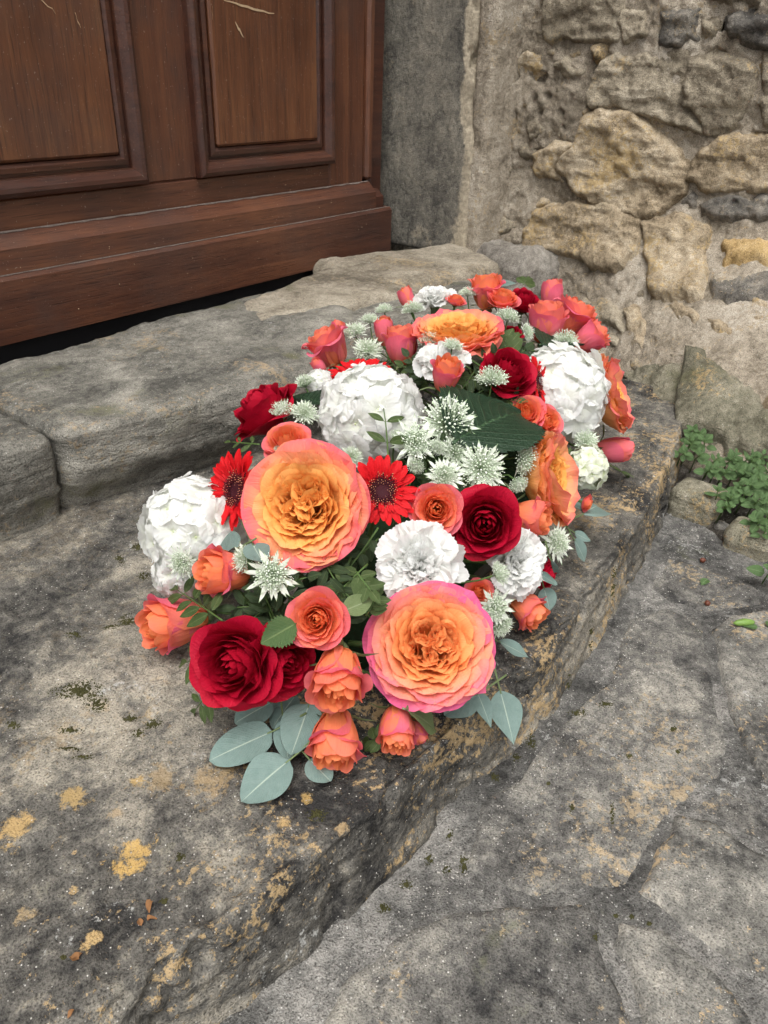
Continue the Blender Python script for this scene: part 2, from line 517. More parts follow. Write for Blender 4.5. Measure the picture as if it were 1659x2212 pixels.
def spray_bud(seed, mat, o=1.0, tl=1.0):
    # egg-shaped, taller than wide, the heart showing at the mouth
    rows = [(0.04, 1.20, 2, .08, 3, .03), (0.085, 1.22, 2, .13, 5, .05), (0.135, 1.24, 3, .18, 8, .08), (0.19, 1.25, 3, .23, 14, .12), (0.25, 1.25, 4, .28, 20, .16), (0.31, 1.24, 4, .34, 28, .24), (0.37, 1.21, 4, .40, 38, .36), (0.43, 1.15, 4, .48, 50, .58), (0.47, 1.04, 4, .54, 60, .85)]
    rows = [(r * (1 + (o - 1) * k / 8), h * tl, n, w * (1 + (o - 1) * k / 8), c * o, t) for k, (r, h, n, w, c, t) in enumerate(rows)]
    return spiral_rose(seed, mat, rows, calyx=(0.2, 0.22), sep=(0.95, .10, 70, 120), bulge=32)

def spray_tight(seed, mat):
    return spiral_rose(seed, mat, [(0.04, 1.28, 2, .09, 2, .15), (0.09, 1.33, 2, .14, 4, .18), (0.15, 1.36, 3, .21, 8, .22), (0.22, 1.36, 3, .30, 12, .35), (0.29, 1.32, 4, .40, 22, .6), (0.35, 1.22, 4, .50, 36, .9)], calyx=(0.17, 0.2), sep=(0.9, .09, 40, 95), bulge=36)

def red_rose(seed, mat):
    return spiral_rose(seed, mat, [(0.035, .94, 2, .08, 3, .5), (0.075, .96, 2, .13, 4, .5), (0.12, .97, 2, .19, 6, .55), (0.17, .97, 3, .24, 8, .6), (0.23, .97, 3, .31, 12, .62), (0.30, .96, 3, .39, 18, .65), (0.38, .94, 4, .46, 26, .68), (0.48, .91, 4, .55, 36, .72), (0.60, .86, 4, .64, 48, .78), (0.74, .77, 5, .68, 58, .85), (0.92, .60, 5, .76, 64, .9)], pointy=0.09, calyx=(.2, .2), sep=(.8, .09, 80, 130), bulge=34)

def gerbera(seed):
    rs = random.Random(seed)
    parts = []
    for ring, (n, rho, z0, ang, w) in enumerate([(20, 1.0, 0.0, 84, .118), (19, .93, .02, 76, .108), (24, .68, .05, 66, .05)]):
        off = rs.uniform(0, 6.28)
        for k in range(n):
            a = ang + rs.uniform(-9, 9)
            rr = rho * rs.uniform(.93, 1.05)
            parts.append(P('ray_petal', pm('ray_petal', M_GERB, L=rr - 0.26, W=w * rs.uniform(.85, 1.12), r0=0.26, z0=z0, a0=a - 14, a1=a + 10, k0=5, k1=4.0, bw=.45, tip=.28, tipexp=2.0, ruf=0.010, rk=6.5,
                                            crump=0.03, nu=8, nv=7, seed=seed * 91 + ring * 40 + k, t0=.15 if ring < 2 else 0.0, t1=1.0 if ring < 2 else .5, az=off + 2 * math.pi * (k + rs.uniform(-.25, .25)) / n, wexp=.5, lean=rs.uniform(-.05, .05))))
    # disc of packed florets
    g = Geo()
    n = 270
    iv, if_ = ico()
    for k in range(n):
        r = 0.53 * math.sqrt((k + .5) / n)
        a = k * 2.39996
        q = r / 0.53
        zz = 0.07 + 0.06 * math.sin(q * 3.0) - 0.05 * (q < .33)
        sc = 0.012 + 0.010 * q
        tall = 0.045 if q > .35 else 0.03
        tip = rs.random() < (0.42 if q > .3 else .06)
        c = np.array([r * math.cos(a), r * math.sin(a), zz])
        d = np.array([math.cos(a) * .5 * q, math.sin(a) * .5 * q, 1.0])
        V, F = tube([c, c + d * tall * .6, c + d * tall], [sc * 1.3, sc, sc * .75], 5)
        g.add(V, F, [.35 * q] * 5 + [.35 + .3 * q] * 5 + [1.0 if tip else .55 * q + .1] * 5)
    nb = 16
    ring = [(0.0, 0.07), (0.2, .09), (0.42, .10), (0.54, .05), (0.55, 0.0), (.30, -.08), (.08, -.14)]
    V = [(r * math.cos(2 * math.pi * j / nb), r * math.sin(2 * math.pi * j / nb), z) for r, z in ring for j in range(nb)]
    F = [(k * nb + j, k * nb + (j + 1) % nb, (k + 1) * nb + (j + 1) % nb, (k + 1) * nb + j) for k in range(len(ring) - 1) for j in range(nb)]
    g.add(V, F, 0.05)
    parts.append(P('disc', g.mesh('disc', M_DISC), None))
    return parts

def carnation(seed, mat=None):
    rs = random.Random(seed)
    parts = []
    rings = [(1.05, 7, 80, .52), (0.98, 7, 68, .50), (0.86, 8, 54, .44), (0.72, 8, 40, .38), (0.56, 8, 27, .32), (0.38, 7, 15, .27), (.2, 5, 6, .22)]
    for i, (rho, n, a, w) in enumerate(rings):
        off = rs.uniform(0, 6.28)
        for k in range(n):
            a0 = max(a - 40, 2) * .5
            a1 = a + 12 + rs.uniform(-24, 20)
            parts.append(P('petal', pm('petal', mat or M_WHITE, L=(1.06 - 0.055 * i) * rs.uniform(.94, 1.06), W=w * rs.uniform(.9, 1.2), r0=0.03, z0=-.25 - .0 * i, a0=a0, a1=a1, p=.6, curl=rs.uniform(0, 40), k0=5, k1=rs.uniform(.5, 2.2), bw=.12, tip=.24, tipexp=2.2,
                                        teeth=0.032, nteeth=11, ruf=0.03, rk=rs.uniform(4, 7), crump=0.11 + .02 * i, cfreq=2.4, nu=34, nv=9, seed=seed * 57 + i * 11 + k, t0=0.1, t1=.9, az=off + 2 * math.pi * (k + rs.uniform(-.3, .3)) / n, wexp=1.1)))
    V, F = tube([(0, 0, -.75), (0, 0, -.5), (0, 0, -.2), (0, 0, -.05)], [.09, .16, .17, .2], 9)
    parts.append(P('calyx', make_mesh('calyx', V, F, M_SEPAL, [0.5] * len(V), [(.3, .5)] * len(V))))
    return parts

def floret_meshes(seed, mat):
    rs = random.Random(seed)
    res = []
    n = rs.choice((4, 4, 5))
    for k in range(n):
        res.append(pm('petal', mat, L=0.98 * rs.uniform(.9, 1.08), W=(.66 if n == 4 else .56) * rs.uniform(.92, 1.1), r0=.04, z0=.01 * (k % 2), a0=62 + rs.uniform(-6, 6), a1=108 + rs.uniform(-12, 14), k0=.8, k1=rs.uniform(-.1, .35) + .15, bw=.22, tip=.26, tipexp=2.2,
                      teeth=.075, nteeth=6, ruf=.035, rk=4.0, crump=.05, nu=28, nv=8, seed=seed * 19 + k, t0=.12, t1=1.0, az=2 * math.pi * (k + rs.uniform(-.08, .08)) / n, wexp=.75))
    iv, if_ = ico()
    eye = make_mesh('floret', iv * np.array([.06, .06, .05]) + np.array([0, 0, .03]), if_, M_WHITEGR, [.25] * 12, [(.3, .3)] * 12)
    return eye, res

def hydrangea(seed, mat, n=34, fs=0.40):
    """ball of toothed four-petalled florets, radius about 1"""
    rs = random.Random(seed)
    variants = [floret_meshes(seed * 10 + k, mat) for k in range(4)]
    parts = []
    inner = int(n * .45)
    for k in range(n + inner):
        deep = k >= n
        kk, nn = (k - n, inner) if deep else (k, n)
        zz = 1 - 1.35 * (kk + .5) / nn
        az = kk * 2.39996 + rs.uniform(-.2, .2) + 1.1 * deep
        rr = math.sqrt(max(0, 1 - zz * zz))
        nrm = Vector((rr * math.cos(az), rr * math.sin(az), zz))
        jn = (nrm + Vector((rs.uniform(-.24, .24), rs.uniform(-.24, .24), rs.uniform(-.12, .22)))).normalized()
        q = jn.to_track_quat('Z', 'Y') @ Quaternion((0, 0, 1), rs.uniform(0, 6.28))
        pos = Vector((nrm.x, nrm.y, nrm.z * .85)) * ((0.66 if deep else 0.86) + rs.uniform(-.05, .06))
        s = fs * rs.uniform(.88, 1.15)
        mt = Matrix.Translation(pos) @ q.to_matrix().to_4x4() @ Matrix.Diagonal((s, s, s, 1))
        eye, pets = variants[k % 4]
        parts.append(P('floret', eye, None, [('petal', m, None) for m in pets], mt))
    g = Geo()
    iv, if_ = ico()
    g.add(iv * np.array([.55, .55, .5]), if_, .3)
    V, F = tube([(0, 0, -.9), (0, 0, -.3)], [.07, .1], 6)
    g.add(V, F, .3)
    parts.append(P('flower_stalk', make_mesh('flower_stalk', g.v, g.f, M_STEM, uv=[(.3, .3)] * len(g.v))))
    return parts

def astrantia(seed, closed=0.0, ur=.82, bwid=.112):
    rs = random.Random(seed)
    parts = []
    n = 22
    for ring in (0, 1):
        off = rs.uniform(0, 6.28)
        m = n // 2
        for k in range(m):
            a = (78 - 8 * ring) * (1 - closed) + 26 * closed + rs.uniform(-16, 14)
            parts.append(P('bract', pm('bract', M_BRACT, L=(1.0 - .08 * ring) * rs.uniform(.85, 1.06), W=bwid, r0=.03, a0=a - 8, a1=a + 12 * (1 - closed) - 14 * closed, k0=5, k1=4, bw=.3, tip=.80, tipexp=1.7, nu=4, nv=8,
                                        seed=seed * 13 + ring * 20 + k, t0=.1, t1=.82, te=.25, az=off + 2 * math.pi * (k + .5 * ring + rs.uniform(-.12, .12)) / m, wexp=.6, ruf=.008)))
    g = Geo()
    iv, if_ = ico()
    nf = 210
    for k in range(nf):
        q = (k + .5) / nf
        zz = 1 - q * (.95 if closed < .5 else .6)
        az = k * 2.39996
        rr = math.sqrt(max(0, 1 - zz * zz))
        R = ur * rs.uniform(.72, 1.04)
        d = np.array([rr * math.cos(az), rr * math.sin(az), zz * .95 + .05])
        c = d * R
        V, F = tube([d * .05, c], [.009, .011], 3, cap=False)
        g.add(V, F, .45)
        g.add(iv * .033 * rs.uniform(.6, 1.25) + c, if_, rs.choice((.5, .65, .8, .95)))
        if k % 2 == 0:
            c2 = d * (R + .07) + np.array([rs.uniform(-.05, .05), rs.uniform(-.05, .05), rs.uniform(-.03, .03)])
            V, F = tube([c, c2], [.006, .006], 3, cap=False)
            g.add(V, F, .9)
            g.add(iv * .017 + c2, if_, 1.0)
    parts.append(P('umbel', g.mesh('umbel', M_UMBEL), 'stuff'))
    return parts

def put(proto, name, loc, axis, size, spin, label, cat, group, squash=1.0):
    """set one flower: Empty at the base of the head, +Z along axis, parts share the prototype's meshes"""
    root = thing(name, label, cat, loc, group)
    q = Vector(axis).normalized().to_track_quat('Z', 'Y') @ Quaternion((0, 0, 1), spin)
    root.rotation_mode = 'QUATERNION'
    root.rotation_quaternion = q
    root.scale = (size, size, size * squash)
    for nm, me, kind, subs, mt in proto:
        o = link(nm, me, root, kind)
        if mt is not None:
            o.matrix_local = mt
        for sn, sm, smt in subs:
            s = link(sn, sm, o)
            if smt is not None:
                s.matrix_local = smt
    return root

def add_stem(root, loc, axis, size, squash, pts, radius, mat=None, base=0.12):
    """curved stem from the head into the foam, given in world points"""
    Mw = Matrix.Translation(Vector(loc)) @ root.rotation_quaternion.to_matrix().to_4x4() @ Matrix.Diagonal((size, size, size * squash, 1))
    inv = np.array(Mw.inverted())
    V, F = tube(pts, [radius] * len(pts), 6)
    V = np.array(V)
    V = V @ inv[:3, :3].T + inv[:3, 3]
    link('stem', make_mesh('stem', V, F, mat or M_STEM, uv=[(.3, .3)] * len(V)), root)

def bez(a, b, c, d, n=8):
    t = np.linspace(0, 1, n)[:, None]
    a, b, c, d = map(np.asarray, (a, b, c, d))
    return (1 - t) ** 3 * a + 3 * (1 - t) ** 2 * t * b + 3 * (1 - t) * t * t * c + t ** 3 * d

# ------------------------------------------------------------------ leaves
def leaf_geo(L=1.0, W=0.3, shape='ovate', fold=0.15, bend=0.2, wave=0.02, nu=8, nv=14, seed=0, teeth=0.0, nteeth=0, quilt=0.0, petiole=0.08):
    """leaf along +X, face +Z, base at the origin"""
    rs = random.Random(seed)
    v = np.linspace(0, 1, nv + 1)
    u = np.linspace(-1, 1, nu + 1)
    if shape == 'lance':
        w = np.sin(np.pi * v ** .85) ** .85
    elif shape == 'round':
        w = np.sin(np.pi * v ** .80) ** .62
    elif shape == 'diamond':
        w = np.sin(np.pi * v ** .75) ** 1.05
    elif shape == 'hydrangea':
        w = np.sin(np.pi * v ** .78) ** .72
    else:
        w = np.sin(np.pi * v ** .72) ** .8
    w = np.maximum(w, 0.0)
    V, U = np.meshgrid(v, u, indexing='ij')
    hw = W * w
    if nteeth:
        tm = (V * nteeth) % 1.0
        hw2 = hw[:, None] * (1 + teeth * (tm - .5) * (np.abs(U) > .99) * 2)
    else:
        hw2 = np.broadcast_to(hw[:, None], V.shape)
    y = U * hw2
    x = petiole + V * L
    z = fold * np.abs(U) * hw2 + bend * (-(V ** 2)) * L + wave * L * np.sin(V * 7 + rs.uniform(0, 6) + U * 1.3) * np.abs(U)
    if quilt:
        ph = V - np.abs(U) * .36
        z = z + quilt * L * np.abs(np.sin(np.pi * ph * 9)) * (1 - .3 * np.abs(U)) * np.minimum(1, w[:, None] * 1.5)
    verts = np.stack([x, y, z], -1).reshape(-1, 3)
    uv = np.stack([(U + 1) / 2, V], -1).reshape(-1, 2)
    faces = grid_faces(nv + 1, nu + 1)
    if petiole > 0:
        o = len(verts)
        pv, pf = tube([(0, 0, 0), (petiole * 1.6, 0, 0)], [.012 * L + .004, .010 * L + .003], 5)
        verts = np.vstack([verts, pv])
        uv = np.vstack([uv, [(.5, .5)] * len(pv)])
        faces = faces + [tuple(i + o for i in q) for q in pf]
    return verts, faces, uv

def leaf_mesh(mat, **kw):
    v, f, uv = leaf_geo(**kw)
    return make_mesh('leaf', v, f, mat, uv=uv)

def frame(pos, xdir, up, s):
    x = Vector(xdir).normalized()
    z = Vector(up)
    z = (z - x * z.dot(x))
    if z.length < 1e-4:
        z = x.orthogonal()
    z.normalize()
    y = z.cross(x)
    m = Matrix((x, y, z)).transposed().to_4x4()
    return Matrix.Translation(Vector(pos)) @ m @ Matrix.Diagonal((s, s, s, 1))

def sprig(name, base, tipp, up, label, cat, group, leaves, npair=4, lsize=0.02, stem_r=0.0009, spread=55, seed=0, sag=0.0, terminal=True, mat_stem=None, alternate=False, start=.25):
    """leafy stem: Empty at its base > stem, leaves in pairs"""
    rs = random.Random(seed)
    base, tipp = np.array(base, float), np.array(tipp, float)
    up = np.array(up, float)
    root = thing(name, label, cat, base.tolist(), group)
    d = tipp - base
    L = np.linalg.norm(d)
    side = np.cross(up, d)
    side /= np.linalg.norm(side) + 1e-9
    mid = base + d * .5 + up * sag * L + side * rs.uniform(-.06, .06) * L
    pts = bez(base, base * .6 + mid * .4, mid * .6 + tipp * .4, tipp, 8)
    V, F = tube(pts - base, np.linspace(stem_r, stem_r * .6, 8), 5)
    link('stem', make_mesh('stem', V, F, mat_stem or M_STEM, uv=[(.3, .3)] * len(V)), root)
    for k in range(npair):
        t = start + (1 - start) * (k + .2) / npair
        p = bez(base, base * .6 + mid * .4, mid * .6 + tipp * .4, tipp, 40)
        i = min(38, int(t * 39))
        pos = p[i] - base
        td = p[i + 1] - p[i]
        td /= np.linalg.norm(td)
        for sgn in ((-1, 1) if not alternate else ((-1) ** k,)):
            a = rad(spread + rs.uniform(-12, 12))
            dr = td * math.cos(a) + sgn * side * math.sin(a) + up * rs.uniform(-.15, .25)
            me = leaves[rs.randrange(len(leaves))]
            o = link('leaf', me, root)
            o.matrix_local = frame(pos, dr.tolist(), (up + side * rs.uniform(-.35, .35) + np.array([0, 0, rs.uniform(-.2, .2)])).tolist(), lsize * rs.uniform(.8, 1.12) * (1 - .25 * t))
    if terminal:
        o = link('leaf', leaves[rs.randrange(len(leaves))], root)
        td = pts[-1] - pts[-2]
        o.matrix_local = frame(pts[-1] - base, td.tolist(), up.tolist(), lsize * .85)
    return root

SLAB_SPOTS = (  # x, y, radius, colour, cover
    (0.1821, 0.3547, 0.0200, (0.46, 0.3, 0.105), 0.85),
    (0.1691, 0.3502, 0.0120, (0.46, 0.3, 0.105), 0.80),
    (0.1404, 0.4391, 0.0160, (0.44, 0.3, 0.13), 0.80),
    (0.2237, 0.4053, 0.0110, (0.42, 0.28, 0.1), 0.70),
    (0.1827, 0.4305, 0.0140, (0.42, 0.29, 0.12), 0.70),
    (0.2572, 0.3649, 0.0260, (0.38, 0.26, 0.12), 0.50),
    (0.2393, 0.3937, 0.0200, (0.36, 0.25, 0.12), 0.45),
    (0.2708, 0.2904, 0.0080, (0.42, 0.29, 0.13), 0.80),
    (0.1265, 0.3242, 0.0090, (0.46, 0.32, 0.15), 0.85),
    (0.1415, 0.3641, 0.0070, (0.46, 0.32, 0.15), 0.80),
    (0.1774, 0.2857, 0.0080, (0.48, 0.36, 0.19), 0.80),
    (0.2955, 0.2507, 0.0100, (0.42, 0.3, 0.16), 0.70),
    (0.1106, 0.3726, 0.0100, (0.42, 0.31, 0.17), 0.60),
    (0.2997, 0.2923, 0.0070, (0.42, 0.28, 0.1), 0.70),
    (0.1950, 0.3921, 0.0120, (0.4, 0.3, 0.18), 0.60),
    (0.2232, 0.3076, 0.0070, (0.42, 0.33, 0.2), 0.70),
    (0.2560, 0.2189, 0.0180, (0.3, 0.215, 0.15), 0.70),
    (0.2355, 0.2198, 0.0140, (0.3, 0.215, 0.15), 0.70),
)
# ------------------------------------------------------------------ stone, mortar, wood materials
ALB = 0.88
def stone_mat(name, dark, mid, light, ochre=None, ochre_amt=0.5, ochre_scale=9.0, lichen=0.3, moss=0.0, speck=0.4, strata=0.0, bump=0.6, zone=None, big=5.0, rough=0.9, seed=0.0, streak=(1, 1, 1), moss_col=(0.075, 0.08, 0.035), lichen_col=(0.42, 0.42, 0.40), spots=()):
    dark, mid, light = (tuple(x * ALB for x in c) for c in (dark, mid, light))
    lichen_col = tuple(x * ALB for x in lichen_col)
    ochre = tuple(x * ALB for x in ochre) if ochre is not None else None
    t = NT(name)
    ob = t.mapping(t.coord('Object'), (1, 1, 1), (0, 0, 0), (seed, seed * .7, seed * 1.3))
    st = t.mapping(ob, streak)
    n_big = t.noise(st, big, 4, 0.62, 0.6)
    n_mid = t.noise(st, 30, 3, 0.66, 0.3)
    n_fine = t.noise(ob, 105, 5, 0.74)
    n_150 = t.noise(ob, 150, 4, 0.75)
    n_grain = t.noise(ob, 620, 1, 0.6)
    f = t.math('ADD', t.math('MULTIPLY', n_big, 0.48), t.math('ADD', t.math('MULTIPLY', n_mid, 0.26), t.math('MULTIPLY', n_fine, 0.30)))
    col = t.ramp(f, [(0.43, dark), (0.525, mid), (0.63, light)])
    col = t.mix(0.45, col, t.ramp(n_grain, [(0.33, 0.45), (0.5, 1.0), (0.68, 1.6)]), 'MULTIPLY')
    if ochre is not None:
        o1 = t.noise(ob, ochre_scale, 4, 0.68, 0.5)
        o2 = n_150
        m = t.math('ADD', t.math('MULTIPLY', o1, 0.52), t.math('MULTIPLY', o2, 0.50))
        th = 0.64 - 0.2 * ochre_amt
        mk = t.ramp(m, [(th, 0.0), (th + 0.035, 1.0)])
        if zone:      # lichen grows on the outer, weathered side of the slab
            sp_ = t.n.new('ShaderNodeSeparateXYZ')
            t.l.new(t.coord('Object'), sp_.inputs[0])
            mk = t.math('MULTIPLY', mk, t.ramp(t.math('ADD', sp_.outputs[1], t.math('MULTIPLY', t.math('SUBTRACT', n_big, .5), .25)), [(zone[0], 1.0), (zone[1], .12)]))
        oc = t.ramp(n_mid, [(0.3, tuple(c * 0.62 for c in ochre)), (0.7, ochre)])
        col = t.mix(t.math('MULTIPLY', mk, 0.85), col, oc)
    if lichen > 0:
        l1 = t.noise(ob, 13, 4, 0.7, 0.8)
        l2 = t.math('SUBTRACT', 1.0, n_150)
        m = t.math('ADD', t.math('MULTIPLY', l1, 0.5), t.math('MULTIPLY', l2, 0.5))
        th = 0.66 - 0.16 * lichen
        mk = t.ramp(m, [(th, 0.0), (th + 0.04, 1.0)])
        col = t.mix(t.math('MULTIPLY', mk, 0.75), col, lichen_col)
    if spots:      # single lichen and bare-stone patches at their own places
        raw = t.coord('Object')
        wob = t.math('ADD', t.math('MULTIPLY', n_mid, 2.2), t.math('MULTIPLY', n_150, 2.4))
        for sx_, sy_, sr, sc_, amt in spots:
            d = t.n.new('ShaderNodeVectorMath')
            d.operation = 'DISTANCE'
            t.l.new(raw, d.inputs[0])
            d.inputs[1].default_value = (sx_, sy_, 0.0)
            q = t.math('ADD', t.math('DIVIDE', d.outputs['Value'], sr), wob)
            mk = t.ramp(t.math('MULTIPLY', q, 0.25), [(0.67, 1.0), (0.75, 0.0)])
            col = t.mix(t.math('MULTIPLY', mk, amt), col, sc_)
    if moss > 0:
        m1 = t.noise(ob, 7.5, 4, 0.6, 0.6)
        m2 = n_fine
        m = t.math('ADD', t.math('MULTIPLY', m1, 0.75), t.math('MULTIPLY', m2, 0.28))
        th = 0.66 - 0.2 * moss
        mk = t.ramp(m, [(th, 0.0), (th + 0.09, 1.0)])
        col = t.mix(t.math('MULTIPLY', mk, 0.7), col, moss_col)
    if speck > 0:
        vo = t.voro(ob, 330)
        sp = t.ramp(vo['Distance'], [(0.10, 1.0), (0.24, 0.0)])
        wn_ = t.n.new('ShaderNodeTexWhiteNoise')
        t.l.new(vo['Color'], wn_.inputs['Vector'])
        on = t.ramp(wn_.outputs['Value'], [(1 - 0.35 * speck, 0.0), (1 - 0.35 * speck + 0.02, 1.0)])
        gc = t.ramp(n_fine, [(0.35, (0.20, 0.185, 0.16)), (0.5, (0.50, 0.48, 0.44)), (0.62, (0.66, 0.65, 0.62))])
        col = t.mix(t.math('MULTIPLY', sp, on), col, gc)
        pit = t.ramp(n_grain, [(0.28, 1.0), (0.40, 0.0)])
        col = t.mix(t.math('MULTIPLY', pit, 0.55), col, tuple(c * 0.3 for c in dark))
    h = t.math('ADD', t.math('MULTIPLY', n_mid, 0.9), t.math('ADD', t.math('MULTIPLY', n_fine, 0.55), t.math('MULTIPLY', n_grain, 0.28)))
    if strata:
        w = t.noise(t.mapping(ob, (6, 14, 120)), 1.0, 3, 0.65)
        h = t.math('ADD', h, t.math('MULTIPLY', w, strata))
    nr = t.bump(h, bump, 0.011)
    return t.bsdf(col, rough, nr, 0.18)

M_SLAB = stone_mat('step_slab_stone', (0.030, 0.029, 0.028), (0.130, 0.122, 0.107), (0.345, 0.312, 0.252), ochre=(0.50, 0.36, 0.19), ochre_amt=0.45, lichen=0.28, moss=0.10, speck=0.6, strata=0.25, seed=2.0, spots=SLAB_SPOTS, zone=(.38, .60))
M_PAVE = stone_mat('paving_flagstone', (0.040, 0.039, 0.038), (0.148, 0.142, 0.130), (0.345, 0.325, 0.28), ochre=(0.46, 0.36, 0.23), ochre_amt=0.36, lichen=0.32, moss=0.08, speck=0.6, seed=5.5)
M_PAVE_L = stone_mat('paving_flagstone_pale', (0.065, 0.063, 0.059), (0.20, 0.192, 0.172), (0.39, 0.365, 0.315), ochre=(0.56, 0.42, 0.25), ochre_amt=0.34, lichen=0.25, moss=0.05, speck=0.4, seed=9.1)
M_JOINT = stone_mat('paving_mortar', (0.046, 0.045, 0.043), (0.142, 0.138, 0.129), (0.32, 0.305, 0.28), lichen=0.46, moss=0.10, speck=1.1, bump=0.9, seed=11.0)
M_UPPER = stone_mat('threshold_stone', (0.085, 0.082, 0.072), (0.205, 0.195, 0.168), (0.37, 0.35, 0.30), ochre=(0.44, 0.34, 0.22), ochre_amt=0.24, lichen=0.28, moss=0.44, speck=0.35, strata=0.45, bump=0.65, seed=3.3, streak=(0.7, 1, 1.8), moss_col=(0.115, 0.112, 0.055))
M_UPPER_B = stone_mat('threshold_stone_beige', (0.15, 0.128, 0.098), (0.31, 0.27, 0.208), (0.47, 0.42, 0.335), ochre=(0.48, 0.37, 0.23), ochre_amt=0.3, lichen=0.18, moss=0.16, speck=0.3, strata=0.5, seed=6.7)
M_JAMB = stone_mat('jamb_stone', (0.078, 0.073, 0.065), (0.195, 0.180, 0.150), (0.34, 0.305, 0.245), ochre=(0.40, 0.33, 0.23), ochre_amt=0.16, lichen=0.16, moss=0.06, speck=0.25, big=3.0, bump=0.55, seed=1.2, streak=(1, 1, 0.6))
def add_bare(mat, col, scale=30):
    # where the dark skin has flaked off the arris the pale stone shows
    t = NT.__new__(NT)
    t.m, t.n, t.l = mat, mat.node_tree.nodes, mat.node_tree.links
    p = [n for n in t.n if n.type == 'BSDF_PRINCIPLED'][0]
    src = p.inputs['Base Color'].links[0].from_socket
    ob = t.coord('Object')
    m = t.math('ADD', t.attr('tint'), t.math('MULTIPLY', t.math('SUBTRACT', t.noise(ob, scale, 5, .65), .5), 1.3))
    mk = t.ramp(m, [(.35, 0.0), (.62, 1.0)])
    pale = t.ramp(t.noise(ob, 120, 4, .65), [(.35, tuple(c * .55 for c in col)), (.65, col)])
    t.l.new(t.mix(t.math('MULTIPLY', mk, .85), src, pale), p.inputs['Base Color'])
add_bare(M_JAMB, (0.50, 0.43, 0.32))
M_MORTAR = stone_mat('wall_mortar', (0.20, 0.168, 0.125), (0.40, 0.345, 0.27), (0.58, 0.52, 0.43), ochre=(0.56, 0.43, 0.26), ochre_amt=0.24, lichen=0.30, moss=0.06, speck=0.5, bump=0.9, seed=4.4, lichen_col=(.56, .54, .49))
M_MORTAR_G = stone_mat('grey_render', (0.14, 0.125, 0.108), (0.28, 0.255, 0.22), (0.44, 0.41, 0.36), lichen=0.22, moss=0.16, speck=0.8, bump=0.9, seed=8.4)
WALL_MATS = [
    stone_mat('rubble_stone_tan', (0.20, 0.155, 0.100), (0.43, 0.345, 0.235), (0.60, 0.51, 0.38), ochre=(0.62, 0.45, 0.22), ochre_amt=0.44, lichen=0.26, moss=0.04, speck=0.3, strata=0.35, bump=0.9, seed=1.0, lichen_col=(.5, .47, .41)),
    stone_mat('rubble_stone_greytan', (0.165, 0.138, 0.102), (0.36, 0.31, 0.23), (0.54, 0.475, 0.37), ochre=(0.58, 0.43, 0.23), ochre_amt=0.32, lichen=0.28, moss=0.08, speck=0.3, strata=0.35, bump=0.9, seed=2.0),
    stone_mat('rubble_stone_dark', (0.060, 0.056, 0.052), (0.15, 0.138, 0.12), (0.30, 0.27, 0.225), ochre=(0.42, 0.33, 0.21), ochre_amt=0.24, lichen=0.24, moss=0.0, speck=0.3, bump=0.8, seed=3.0),
    stone_mat('rubble_stone_ochre', (0.28, 0.185, 0.080), (0.50, 0.35, 0.165), (0.62, 0.47, 0.27), ochre=(0.64, 0.45, 0.19), ochre_amt=0.5, lichen=0.2, moss=0.0, speck=0.3, bump=0.8, seed=4.0),
    stone_mat('rubble_stone_mossy', (0.115, 0.108, 0.075), (0.235, 0.218, 0.160), (0.40, 0.365, 0.28), ochre=(0.56, 0.41, 0.21), ochre_amt=0.32, lichen=0.2, moss=0.46, speck=0.3, strata=0.5, bump=0.8, seed=5.0, moss_col=(.12, .118, .06)),
]

def wood_mat(name, c1, c2, c3, axis='Z', scale=1.0, seed=0.0, rough=0.42):
    t = NT(name)
    ob = t.mapping(t.coord('Object'), (1, 1, 1), (0, 0, 0), (seed, seed, seed))
    s = {'Z': (1, 1, .055), 'X': (.055, 1, 1)}[axis]
    g = t.mapping(ob, s)
    n1 = t.noise(g, 26 * scale, 5, 0.6, 1.2)
    n2 = t.noise(g, 130 * scale, 4, 0.7, 0.3)
    n3 = t.noise(ob, 4.0, 4, 0.6)
    pores = t.noise(t.mapping(ob, {'Z': (1, 1, .035), 'X': (.035, 1, 1)}[axis]), 520, 2, 0.5)
    f = t.math('ADD', t.math('MULTIPLY', n1, .42), t.math('ADD', t.math('MULTIPLY', n2, .30), t.math('MULTIPLY', n3, .34)))
    col = t.ramp(f, [(0.36, c1), (0.53, c2), (0.68, c3)])
    pk = t.ramp(pores, [(0.30, 1.0), (0.44, 0.0)])
    col = t.mix(t.math('MULTIPLY', pk, .55), col, tuple(c * .4 for c in c1))
    # grime drifts over the finish, with pale dust flecks
    gr = t.ramp(t.noise(ob, 9.0, 6, .65), [(0.45, 0.0), (0.72, 1.0)])
    col = t.mix(t.math('MULTIPLY', gr, .45), col, (0.045, 0.030, 0.026))
    du = t.ramp(t.noise(ob, 330, 2, .5), [(0.715, 0.0), (0.74, 1.0)])
    col = t.mix(t.math('MULTIPLY', du, .6), col, (0.33, 0.27, 0.22))
    h = t.math('ADD', t.math('MULTIPLY', n2, .5), t.math('SUBTRACT', t.math('MULTIPLY', n1, .4), t.math('MULTIPLY', pk, .4)))
    nr = t.bump(h, .28, .003)
    ro = t.math('ADD', t.math('MULTIPLY', gr, .2), rough)
    return t.bsdf(col, ro, nr, .5)

